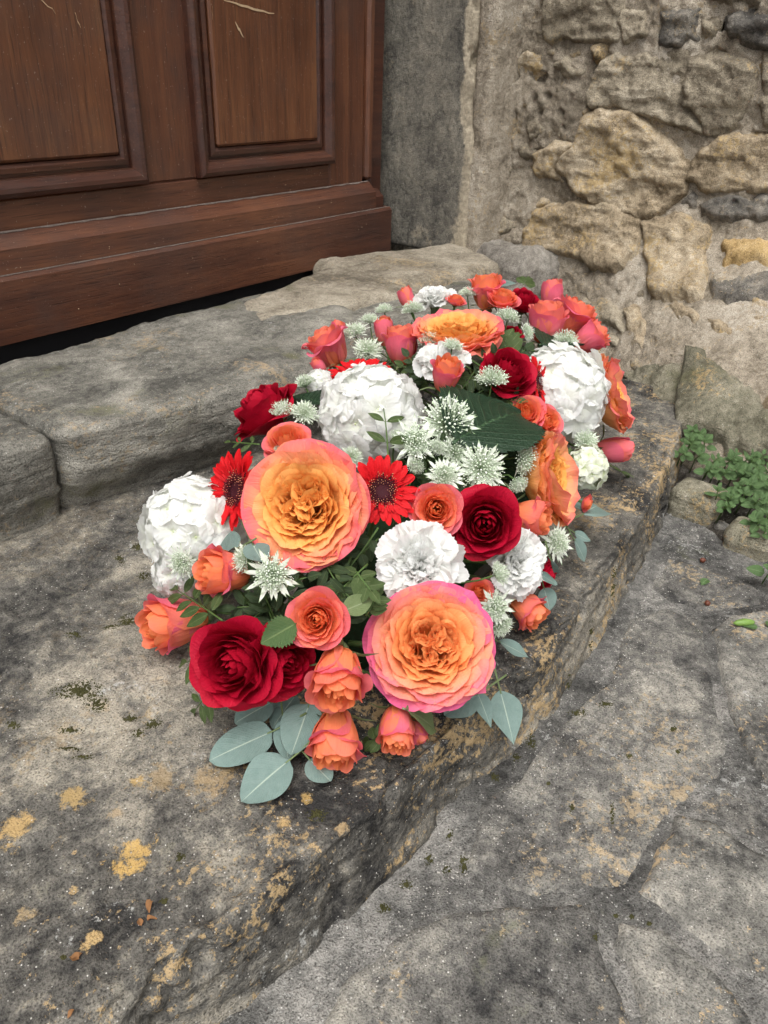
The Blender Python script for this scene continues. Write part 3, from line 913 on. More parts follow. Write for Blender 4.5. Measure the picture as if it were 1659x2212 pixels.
M_WOOD = wood_mat('door_wood_upright', (0.042, 0.0150, 0.0090), (0.100, 0.037, 0.0200), (0.160, 0.064, 0.031), 'Z', 1.0, 1.0, .36)
M_WOOD_P = wood_mat('door_wood_panel', (0.055, 0.0195, 0.0098), (0.124, 0.047, 0.0220), (0.192, 0.083, 0.036), 'Z', 1.25, 4.0, .36)
M_WOOD_H = wood_mat('door_wood_level', (0.040, 0.0145, 0.0100), (0.094, 0.036, 0.0210), (0.155, 0.062, 0.032), 'X', 1.0, 7.0, .40)
M_WOOD_D = wood_mat('door_wood_moulding', (0.026, 0.0105, 0.0080), (0.066, 0.024, 0.0150), (0.115, 0.044, 0.023), 'X', 1.0, 3.0, .36)

def plain_mat(name, col, rough=.6, spec=.3, nscale=60, amt=.35, bump=.2):
    t = NT(name)
    ob = t.coord('Object')
    n = t.noise(ob, nscale, 4, .6)
    c = t.mix(amt, col, t.ramp(n, [(.3, .35), (.7, 1.0)]), 'MULTIPLY')
    return t.bsdf(c, rough, t.bump(n, bump, .003), spec)

M_BLACK = plain_mat('black_weather_strip', (0.012, 0.012, 0.015), .45, .4, 40)
M_DARK = plain_mat('dark_gap', (0.012, 0.010, 0.009), .9, .1, 30)
M_DUST = plain_mat('pale_dust', (0.20, 0.165, 0.145), .95, .05, 300, .6)
M_SCRATCH = plain_mat('bare_wood_scratch', (0.52, 0.38, 0.24), .8, .1, 200)
M_MOSS = plain_mat('moss', (0.060, 0.058, 0.024), .95, .05, 90, .7, .8)
M_GRIT = plain_mat('pale_grit', (0.46, 0.44, 0.40), .8, .2, 30, .75)
M_DRY = plain_mat('dry_leaf_brown', (0.25, 0.125, 0.055), .8, .15, 120, .5)
M_FOAM = plain_mat('floral_foam_green', (0.014, 0.026, 0.012), .95, .05, 200, .5, .6)
M_TRAY = plain_mat('black_plastic_tray', (0.012, 0.013, 0.012), .4, .4, 40)
M_BERRY = plain_mat('brown_berry', (0.12, 0.035, 0.018), .45, .4, 150)
M_SOIL = stone_mat('gritty_soil', (0.022, 0.019, 0.015), (0.075, 0.067, 0.055), (0.22, 0.20, 0.17), lichen=.3, moss=.3, speck=1.2, bump=1.0, seed=14.0)
M_POD = plain_mat('green_seed_pod', (0.16, 0.27, 0.06), .5, .35, 150, .3)

# ------------------------------------------------------------------ stone shapes
def rounded_block(quad, z0, z1, r, res, amp=0.006, seed=0, strata=0.0, top_tilt=(0, 0), undercut=0.0):
    """worn block on a four-cornered footprint (a,b,c,d counter-clockwise in x,y); one closed mesh"""
    q = np.array(quad, float)
    lx = (np.linalg.norm(q[1] - q[0]) + np.linalg.norm(q[2] - q[3])) / 2
    ly = (np.linalg.norm(q[3] - q[0]) + np.linalg.norm(q[2] - q[1])) / 2
    h = np.array([lx / 2, ly / 2, (z1 - z0) / 2])
    n = [max(3, int(2 * hh / res)) for hh in h]
    key, V, F = {}, [], []
    def face(ax, sg):
        a, b = [(1, 2), (2, 0), (0, 1)][ax]
        idx = np.zeros((n[a] + 1, n[b] + 1), int)
        for i in range(n[a] + 1):
            for j in range(n[b] + 1):
                p = [0, 0, 0]
                p[ax] = n[ax] if sg > 0 else 0
                p[a], p[b] = i, j
                k = tuple(p)
                if k not in key:
                    key[k] = len(V)
                    V.append([2.0 * p[m] / n[m] - 1 for m in range(3)])
                idx[i, j] = key[k]
        for i in range(n[a]):
            for j in range(n[b]):
                f = (idx[i, j], idx[i + 1, j], idx[i + 1, j + 1], idx[i, j + 1])
                F.append(f if sg > 0 else f[::-1])
    for ax in range(3):
        face(ax, 1)
        face(ax, -1)
    p = np.array(V) * h
    inner = np.clip(p, -(h - r), h - r)
    d = p - inner
    ln = np.linalg.norm(d, axis=1)[:, None]
    nrm = np.where(ln > 1e-9, d / np.maximum(ln, 1e-9), 0)
    p = inner + nrm * np.minimum(ln, r)
    s = (p[:, 0] / lx + .5)[:, None]
    t = (p[:, 1] / ly + .5)[:, None]
    xy = (1 - s) * (1 - t) * q[0] + s * (1 - t) * q[1] + s * t * q[2] + (1 - s) * t * q[3]
    w = np.concatenate([xy, (p[:, 2] + (z0 + z1) / 2)[:, None]], 1)
    # facing of the flat parts for displacement
    ax = np.argmax(np.abs(np.array(V)), axis=1)
    base = np.zeros_like(w)
    base[np.arange(len(w)), ax] = np.sign(np.array(V)[np.arange(len(w)), ax])
    nrm = np.where(ln > 1e-6, nrm, base)
    o = seed * 3.7
    dsp = amp * (fbm(w, 7, 5, .55, off=o) + .35 * fbm(w, 40, 4, .6, off=o))
    if strata:
        ws = w * np.array([.35, .5, 3.2])
        dsp = dsp + strata * fbm(ws, 14, 4, .55, ridged=True, off=o) * (np.abs(nrm[:, 2]) < .8)
    w = w + nrm * dsp[:, None]
    if undercut:      # the bed below the lip has weathered back
        w[:, 1] += undercut * smooth(.6, .0, t[:, 0]) * smooth(z0 + .65 * (z1 - z0), z0 + .25 * (z1 - z0), w[:, 2] + .012 * fbm(w, 12, 3))
    topm = smooth(.2, .9, nrm[:, 2])
    w[:, 2] += topm * (top_tilt[0] * (w[:, 0] - q[:, 0].mean()) + top_tilt[1] * (w[:, 1] - q[:, 1].mean()))
    return w, F

def poly_sd(poly, X, Y):
    """signed distance, positive inside"""
    poly = np.array(poly, float)
    d = np.full(X.shape, 1e9)
    ins = np.zeros(X.shape, bool)
    m = len(poly)
    for i in range(m):
        a, b = poly[i], poly[(i + 1) % m]
        e = b - a
        t = np.clip(((X - a[0]) * e[0] + (Y - a[1]) * e[1]) / (e @ e), 0, 1)
        d = np.minimum(d, np.hypot(X - a[0] - t * e[0], Y - a[1] - t * e[1]))
        c = ((a[1] > Y) != (b[1] > Y)) & (X < (b[0] - a[0]) * (Y - a[1]) / (b[1] - a[1] + 1e-12) + a[0])
        ins ^= c
    return np.where(ins, d, -d)

def field_stone(poly, res, proud, edge, seed, amp=0.004, wob=0.006, margin=0.014, ridge=0.0, sink=0.016, dome=0.0, terrace=0.0):
    """relief of one stone over a surface patch: returns grid params A,B, height and faces, cut round the outline"""
    pl = np.array(poly, float)
    lo, hi = pl.min(0) - margin, pl.max(0) + margin
    na, nb = max(4, int((hi[0] - lo[0]) / res)), max(4, int((hi[1] - lo[1]) / res))
    A, B = np.meshgrid(np.linspace(lo[0], hi[0], na + 1), np.linspace(lo[1], hi[1], nb + 1), indexing='ij')
    q = np.stack([A, B, np.full(A.shape, seed * 5.1)], -1)
    sd = poly_sd(pl, A, B) + wob * fbm(q, 26, 4, .6)
    e = smooth(-edge * .35, edge, sd)
    h = -sink + (proud + sink) * e
    h = h + e * amp * (fbm(q, 11, 4, .55) * 1.3 + .6 * fbm(q, 45, 4, .6) + .25 * fbm(q, 150, 2))
    if ridge:
        h = h + e * ridge * fbm(q, 20, 4, .55, ridged=True)
    if terrace:
        tq = fbm(q * np.array([.7, 1.6, 1]), 12, 4, .55, off=7.0) * 3.2
        h = h + e * terrace * (np.floor(tq) + smooth(.55, .95, tq - np.floor(tq)))
    if dome:
        h = h + dome * np.clip(sd / (np.max(sd) + 1e-6), 0, 1) ** .6
    keep = sd > -margin
    idx = -np.ones(A.size, int)
    F = np.array(grid_faces(na + 1, nb + 1))
    kf = keep.ravel()[F].all(1)
    F = F[kf]
    used = np.unique(F)
    idx[used] = np.arange(len(used))
    return A.ravel()[used], B.ravel()[used], h.ravel()[used], idx[F].tolist()

# ------------------------------------------------------------------ lower step (one long worn slab)
EDGE_X = np.array([-0.60, -0.10, 0.097, 0.143, 0.19, 0.335, 0.43, 0.59, 0.68, 0.79, 0.914, 1.05, 1.20, 1.32])
EDGE_Y = np.array([0.36, 0.315, 0.285, 0.277, 0.262, 0.246, 0.242, 0.232, 0.242, 0.252, 0.268, 0.292, 0.322, 0.362])
GROUND_Z = -0.078

def edge_y(x):
    x = np.asarray(x, float)
    return np.interp(x, EDGE_X, EDGE_Y) + 0.0035 * fbm(np.stack([x, x * 0, x * 0 + 3.3], -1), 9, 4) + 0.002 * fbm(np.stack([x, x * 0, x * 0 + 8.3], -1), 40, 3)

step = thing('lower_stone_step', 'long worn grey stone step slab with yellow lichen carrying the flowers', 'step', (0.4, 0.5, GROUND_Z))
def build_slab():
    nx, xs = 520, np.linspace(-0.60, 1.36, 521)
    ey = edge_y(xs)
    rnd = 0.010 + 0.016 * smooth(0.36, 0.08, xs)       # rounder nose towards the near end
    rows = []
    yb = 0.90
    nt = 170
    tt = np.linspace(0, 1, nt) ** .8
    for t in tt:                                    # tread, back to nose
        y = yb + (ey + rnd - yb) * t
        rows.append(np.stack([xs, y, np.zeros_like(xs)], 1))
    for a in np.linspace(0, 1, 16)[1:]:             # nose
        an = a * rad(74)
        rows.append(np.stack([xs, ey + rnd - np.sin(an) * rnd, -(1 - np.cos(an)) * rnd], 1))
    y1, z1 = rows[-1][:, 1], rows[-1][:, 2]
    base_y = ey - 0.020 - 0.006 * fbm(np.stack([xs, xs * 0, xs * 0 + 1.3], -1), 12, 3)
    for a in np.linspace(0, 1, 34)[1:]:             # riser, battered
        rows.append(np.stack([xs, y1 + (base_y - y1) * a, z1 + (GROUND_Z - 0.03 - z1) * a], 1))
    V = np.concatenate(rows)
    nr = len(rows)
    G = V.reshape(nr, nx + 1, 3)
    du = np.gradient(G, axis=1)
    dv = np.gradient(G, axis=0)
    nm = np.cross(du, -dv).reshape(-1, 3)
    nm /= np.linalg.norm(nm, axis=1)[:, None] + 1e-12
    nm *= np.sign(nm[:, 2:3] + 1e-6 * (nm[:, 1:2] < 0))
    tread = smooth(.75, .98, nm[:, 2])
    d = 0.0050 * fbm(V, 3.5, 4) + 0.0026 * fbm(V, 16, 5, .6) + 0.0011 * fbm(V, 70, 3, .6)
    # split layers along the riser and shallow flakes on the tread
    rs_ = fbm(V * np.array([.5, 1.5, 4.5]), 16, 5, .6, ridged=True)
    d = d + (1 - tread) * (0.0060 * rs_ + 0.0035 * fbm(V * np.array([1.2, 1, 1]), 13, 4, .6))
    fl = fbm(V * np.array([1, 1.6, 1]), 7, 4, .5, off=5.0)
    d = d - tread * 0.004 * smooth(.06, .10, fl)
    # chips broken out of the nose
    ch = fbm(V, 24, 3, .5, off=9.0)
    nose = np.exp(-((V[:, 1] - np.tile(ey, nr)) / 0.030) ** 2)
    d = d - nose * 0.007 * smooth(.12, .35, ch)
    # a shallow dip where feet have worn the near end
    V = V + nm * d[:, None]
    V[:, 2] -= 0.012 * smooth(0.30, -0.15, V[:, 0]) * smooth(.62, .30, V[:, 1])
    F = [f[::-1] for f in grid_faces(nr, nx + 1)]
    link('slab', make_mesh('slab', V, F, M_SLAB), step)
build_slab()

# ------------------------------------------------------------------ upper step: separate threshold stones
upper = thing('upper_stone_step', 'row of rough grey threshold stones with a crack, below the door', 'step', (0.7, 0.95, 0.0))
UST = [  # footprint quad, z0, z1, radius, material, amp, strata, tilt, seed
    ([(-0.55, 0.82), (0.425, 0.805), (0.405, 1.095), (-0.55, 1.085)], -0.035, 0.114, 0.020, M_UPPER, .010, .006, (0.0, .01), 1),
    ([(0.434, 0.797), (1.02, 0.685), (1.06, 1.06), (0.414, 1.06)], -0.035, 0.118, 0.020, M_UPPER, .011, .008, (0.01, .02), 2),
    ([(1.03, 0.690), (1.34, 0.665), (1.40, 0.90), (1.06, 0.93)], -0.035, 0.112, 0.022, M_UPPER, .011, .006, (0.0, .0), 3),
    ([(0.86, 0.925), (1.22, 0.86), (1.26, 1.115), (0.92, 1.03)], -0.01, 0.126, 0.022, M_UPPER_B, .008, .003, (0.01, .0), 4),
    ([(1.20, 0.875), (1.50, 0.84), (1.62, 1.03), (1.25, 1.175)], -0.01, 0.130, 0.030, M_UPPER_B, .010, .004, (0.02, .0), 5),
    ([(0.37, 1.005), (0.425, 0.985), (0.44, 1.035), (0.385, 1.055)], 0.06, 0.124, 0.013, M_UPPER, .004, 0, (0, 0), 6),
]
for quad, z0, z1, r, mt, am, stra, tl, sd_ in UST:
    V, F = rounded_block(quad, z0, z1, r, 0.0075, am, sd_, stra, tl, (.012, .024, .02, 0, 0, 0)[sd_ - 1])
    link('stone', make_mesh('stone', V, F, mt), upper)
link('bedding', make_mesh('bedding', [(-.55, .90, -.03), (1.6, .86, -.03), (1.6, 1.19, -.03), (-.55, 1.19, -.03), (-.55, .90, .055), (1.6, .86, .055), (1.6, 1.19, .055), (-.55, 1.19, .055)],
     [(0, 3, 2, 1), (4, 5, 6, 7), (0, 1, 5, 4), (1, 2, 6, 5), (2, 3, 7, 6), (3, 0, 4, 7)], M_SOIL, shade=False), upper)

# ------------------------------------------------------------------ door
DY = 1.192        # face of the stiles
def bevel_box(x0, x1, y0, y1, z0, z1, b=0.003):
    xs, ys, zs = (x0, x1), (y0, y1), (z0, z1)
    V, F = [], []
    # chamfered box: 24 vertices
    idx = {}
    for i in (0, 1):
        for j in (0, 1):
            for k in (0, 1):
                sx, sy, sz = (1, -1)[i], (1, -1)[j], (1, -1)[k]
                idx[i, j, k, 0] = len(V); V.append((xs[i], ys[j] + sy * b, zs[k] + sz * b))
                idx[i, j, k, 1] = len(V); V.append((xs[i] + sx * b, ys[j], zs[k] + sz * b))
                idx[i, j, k, 2] = len(V); V.append((xs[i] + sx * b, ys[j] + sy * b, zs[k]))
    for i in (0, 1):
        F.append([idx[i, 0, 0, 0], idx[i, 1, 0, 0], idx[i, 1, 1, 0], idx[i, 0, 1, 0]])
        F.append([idx[0, i, 0, 1], idx[1, i, 0, 1], idx[1, i, 1, 1], idx[0, i, 1, 1]])
        F.append([idx[0, 0, i, 2], idx[1, 0, i, 2], idx[1, 1, i, 2], idx[0, 1, i, 2]])
    for i in (0, 1):
        for j in (0, 1):
            F.append([idx[i, j, 0, 0], idx[i, j, 0, 1], idx[i, j, 1, 1], idx[i, j, 1, 0]])
            F.append([idx[i, 0, j, 0], idx[i, 0, j, 2], idx[i, 1, j, 2], idx[i, 1, j, 0]])
            F.append([idx[0, i, j, 1], idx[0, i, j, 2], idx[1, i, j, 2], idx[1, i, j, 1]])
            for k in (0, 1):
                F.append([idx[i, j, k, 0], idx[i, j, k, 1], idx[i, j, k, 2]])
    return V, F

def prism_x(x0, x1, prof, inset=None):
    """profile (y,z) swept along x"""
    n = len(prof)
    V = [(x0, y, z) for y, z in prof] + [(x1, y, z) for y, z in prof]
    F = [(i, (i + 1) % n, n + (i + 1) % n, n + i) for i in range(n)] + [tuple(range(n))[::-1], tuple(range(n, 2 * n))]
    return V, F

def moulding_frame(x0, x1, z0, z1, prof):
    """mitred frame: prof rows (inset from the outside, proud of DY)"""
    V, F = [], []
    for d, p in prof:
        V += [(x0 + d, DY - p, z0 + d), (x1 - d, DY - p, z0 + d), (x1 - d, DY - p, z1 - d), (x0 + d, DY - p, z1 - d)]
    for k in range(len(prof) - 1):
        for j in range(4):
            F.append((k * 4 + j, k * 4 + (j + 1) % 4, (k + 1) * 4 + (j + 1) % 4, (k + 1) * 4 + j))
    return V, F

door = thing('wooden_door', 'dark reddish brown panelled wooden door with a heavy bottom weather board', 'door', (0.86, DY, 0.12))
def part(nm, VF, mat, parent, shade=False):
    return link(nm, make_mesh(nm, VF[0], VF[1], mat, shade=shade), parent)
part('stile', bevel_box(1.340, 1.452, DY, DY + .04, .13, 2.05), M_WOOD, door)
part('stile', bevel_box(0.868, 0.986, DY, DY + .04, .302, 2.05), M_WOOD, door)
part('stile', bevel_box(0.33, 0.45, DY, DY + .04, .13, 2.05), M_WOOD, door)
part('bottom_rail', bevel_box(0.45, 1.340, DY + .0006, DY + .04, .13, .302), M_WOOD_H, door)
part('middle_rail', bevel_box(0.45, 1.340, DY - .001, DY + .04, .95, 1.09), M_WOOD_H, door)
part('closing_strip', bevel_box(1.4535, 1.476, DY - .010, DY + .03, .262, 2.05, .006), M_WOOD, door)
part('door_frame', bevel_box(1.478, 1.528, DY + .004, DY + .08, .125, 2.12, .008), M_WOOD_D, door)
part('door_frame', bevel_box(0.27, 0.329, DY + .004, DY + .08, .125, 2.12, .008), M_WOOD_D, door)
part('backing_board', bevel_box(0.31, 1.478, DY + .03, DY + .06, .13, 2.06), M_WOOD_D, door)
PROF = [(0, 0), (0, .0135), (.002, .017), (.008, .020), (.014, .0185), (.020, .013), (.024, .0085), (.026, .0085), (.0265, .002), (.032, .002), (.0325, .008), (.040, .0095), (.045, .006), (.047, .001)]
for x0, x1 in ((0.452, 0.871), (0.982, 1.342)):
    for z0, z1 in ((.304, .948), (1.092, 2.03)):
        pn = part('panel', bevel_box(x0 + .0475, x1 - .0475, DY - .012, DY + .02, z0 + .0475, z1 - .0475, .004), M_WOOD_P, door)
        part('moulding', moulding_frame(x0, x1, z0, z1, PROF), M_WOOD_D, pn)
# weather board: two stepped boards with sloping tops
wb = part('weather_board', prism_x(0.33, 1.517, [(DY - .034, .104), (DY - .034, .196), (DY - .0275, .2025), (DY + .005, .2025), (DY + .005, .104)]), M_WOOD_H, door)
wb2 = part('weather_board', prism_x(0.33, 1.468, [(DY - .0265, .2030), (DY - .0255, .238), (DY - .0045, .258), (DY + .005, .258), (DY + .005, .2030)]), M_WOOD_H, door)
part('end_cap', prism_x(1.4682, 1.500, [(DY - .0225, .2030), (DY - .0215, .226), (DY - .004, .240), (DY + .004, .240), (DY + .004, .2030)]), M_WOOD_D, wb2)
part('weather_strip', bevel_box(0.33, 1.43, DY - .012, DY + .012, .030, .103, .002), M_BLACK, door)
def dust_line(x0, x1, y, z, w, seed):
    rs = random.Random(seed)
    g = Geo()
    xs = np.linspace(x0, x1, 260)
    q = np.stack([xs * 30, xs * 0, xs * 0 + seed], -1)
    ww = w * np.clip(.55 + 1.1 * fbm(q, 1.0, 4), .05, 1.5)
    V, F = [], []
    for x, a in zip(xs, ww):
        V += [(x, y - a * .72, z - a * .70), (x, y, z + .0012)]
    F = [(2 * i, 2 * i + 2, 2 * i + 3, 2 * i + 1) for i in range(len(xs) - 1)]
    return V, F
part('dust', dust_line(0.33, 1.462, DY - .0052, .2587, .0034, 3), M_DUST, wb2)
part('dust', dust_line(0.33, 1.515, DY - .0285, .2030, .0014, 5), M_DUST, wb)
# scratches in the panels, pale bare wood
def scratch(pts, w):
    V, F = [], []
    for k, (x, z) in enumerate(pts):
        ww = w * (0.25 + math.sin(math.pi * (k + .5) / len(pts)))
        V += [(x, DY - .0132, z - ww), (x + ww * .3, DY - .0132, z + ww)]
    F = [(2 * i, 2 * i + 2, 2 * i + 3, 2 * i + 1) for i in range(len(pts) - 1)]
    return V, F
rs = random.Random(5)
for x0, z0, x1, z1, w in ((1.062, .573, 1.18, .560, .0014), (1.084, .545, 1.102, .521, .0018), (1.036, .565, 1.034, .545, .0008), (.62, .565, .70, .575, .0010), (.70, .575, .745, .54, .0007), (.775, .545, .782, .52, .0009), (.52, .57, .56, .574, .0009)):
    pts = [(x0 + (x1 - x0) * k / 9 + rs.uniform(-.001, .001), z0 + (z1 - z0) * k / 9 + rs.uniform(-.0012, .0012)) for k in range(10)]
    part('scratch', scratch(pts, w), M_SCRATCH, door)
# small flecks of paint and chips
g = Geo()
iv, if_ = ico()
for k in range(70):
    x, z = rs.uniform(.5, 1.45), rs.choice((rs.uniform(.13, .25), rs.uniform(.26, .6)))
    yy = DY - .0345 if z < .195 else (DY - .0265 if z < .24 else DY - .0005)
    if z > .30:
        continue
    g.add(iv * np.array([rs.uniform(.0005, .0016), .0005, rs.uniform(.0004, .0013)]) + np.array([x, yy, z]), if_)
link('paint_fleck', g.mesh('paint_fleck', M_SCRATCH), door, 'stuff')

# ------------------------------------------------------------------ jamb: one tall dressed stone, its lower corner broken
jamb = thing('door_jamb', 'tall dark weathered dressed stone jamb standing right of the door', 'jamb', (1.6, 1.1, .12))
def jamb_mesh():
    x0, x1, y0, y1, z0, z1 = 1.568, 1.80, 0.985, 1.26, 0.105, 0.80
    V, F = rounded_block([(x0, y0), (x1, y0), (x1, y1), (x0, y1)], z0, z1, .010, 0.0062, .0035, 21)
    # tool marks down the face and a broken arris about two thirds up
    e = np.exp(-(((V[:, 0] - x0) / .030) ** 2 + ((V[:, 1] - y0) / .030) ** 2))
    n = fbm(V, 18, 4, .6, off=3)
    brk = smooth(.33, .40, V[:, 2]) * (0.6 + .6 * n) + .25 * smooth(.05, .4, n)
    V[:, 1] += e * brk * .030
    V[:, 0] += e * brk * .014
    V[:, 0] += .0012 * fbm(V * np.array([1, 1, .18]), 110, 3) * (np.abs(V[:, 0] - x0) < .03)
    bare = np.clip(e * (brk + .35) * 2.2 + smooth(.30, .12, V[:, 2]) * .55 * (.5 + n) + .5 * (V[:, 1] < y0 + .012), 0, 1)
    return V, F, bare
V, F, T_ = jamb_mesh()
link('block', make_mesh('block', V, F, M_JAMB, tint=T_), jamb)
V, F = rounded_block([(1.566, .985), (1.80, .985), (1.80, 1.26), (1.566, 1.26)], .806, 2.2, .010, .02, .003, 22)
link('block', make_mesh('block', V, F, M_JAMB), jamb)

V, F = rounded_block([(-.02, .985), (.262, .985), (.262, 1.26), (-.02, 1.26)], .09, 2.2, .010, .02, .004, 23)
oj = thing('door_jamb', 'dressed stone jamb at the far left side of the door', 'jamb', (.12, 1.1, .1))
link('block', make_mesh('block', V, F, M_JAMB), oj)
ln = thing('door_lintel', 'long dressed stone lintel above the wooden door', 'lintel', (.9, 1.1, 2.12))
V, F = rounded_block([(-.1, 1.0), (1.9, 1.0), (1.9, 1.28), (-.1, 1.28)], 2.13, 2.42, .012, .03, .004, 24)
link('block', make_mesh('block', V, F, M_JAMB), ln)
bw = thing('house_wall', 'rendered house wall behind the door and its jambs', 'wall', (.5, 1.3, 0))
V, F = rounded_block([(-3.0, 1.275), (3.0, 1.275), (3.0, 1.6), (-3.0, 1.6)], -.1, 3.2, .02, .08, .006, 25)
link('render_coat', make_mesh('render_coat', V, F, M_MORTAR), bw)
# ------------------------------------------------------------------ rubble wall
WB_Y = np.array([-3.0, -0.4, 0.0, 0.17, 0.32, 0.455, 0.584, 0.70, 0.86, 1.2])
WB_X = np.array([1.10, 1.14, 1.155, 1.175, 1.215, 1.352, 1.477, 1.56, 1.62, 1.65])
def wall_x(y, z):
    """face of the wall: upright above, sloping out into a rough foot below"""
    y, z = np.asarray(y, float), np.asarray(z, float)
    xb = np.interp(y, WB_Y, WB_X)
    f = smooth(-.06, .30, z) ** .75
    top = 1.655 + .0 * y
    return xb + (top - xb) * f

wall = thing('rubble_stone_wall', 'rough rubble wall of tan and grey stones in crumbling mortar, right of the door', 'wall', (1.6, .3, -.08))
def wall_patch(y0, y1, z0, z1, res, amp):
    ny, nz = int((y1 - y0) / res), int((z1 - z0) / res)
    Y, Z = np.meshgrid(np.linspace(y0, y1, ny + 1), np.linspace(z0, z1, nz + 1), indexing='ij')
    X = wall_x(Y, Z)
    q = np.stack([X, Y, Z], -1)
    d = amp * (fbm(q, 6, 4, .55) * .8 + .8 * fbm(q, 24, 5, .65) + .3 * fbm(q, 90, 3, .6))
    # holes and gaps in the joints high up on the left
    hole = smooth(.20, .42, fbm(q, 15, 3, .5, off=4.0)) * smooth(.25, .35, Z)
    d = d - hole * .020
    X = X - d
    return np.stack([X, Y, Z], -1).reshape(-1, 3), grid_faces(ny + 1, nz + 1)
V, F = wall_patch(-.10, 1.02, -.12, .70, .0050, .019)
link('mortar', make_mesh('mortar', V, F, M_MORTAR), wall)
for yy in ((-3.0, -.10), ):
    V, F = wall_patch(yy[0], yy[1], -.12, .70, .03, .012)
    link('mortar', make_mesh('mortar', V, F, M_MORTAR), wall)
V, F = wall_patch(-3.0, 1.02, .70, 2.4, .04, .012)
link('mortar', make_mesh('mortar', V, F, M_MORTAR), wall)

def wall_stone(poly, mi, proud=.016, edge=.011, seed=0, res=.0046, amp=.010, ridge=.006, parent=None, name='stone', grow=1.14):
    c_ = np.mean(np.array(poly), 0)
    poly = (np.array(poly) - c_) * grow + c_
    A, B, h, F = field_stone(poly, res, proud * .75, edge, seed, amp, wob=.016, ridge=ridge, terrace=.0055, sink=.010)
    X = wall_x(A, B)
    # lean out along the local slope
    dz = (wall_x(A, B + .004) - wall_x(A, B - .004)) / .008
    dy = (wall_x(A + .004, B) - wall_x(A - .004, B)) / .008
    n = np.stack([-np.ones_like(X), dy, dz], -1)
    n /= np.linalg.norm(n, axis=1)[:, None]
    V = np.stack([X, A, B], -1) + n * h[:, None]
    return link(name, make_mesh(name, V, F, WALL_MATS[mi]), parent or wall)

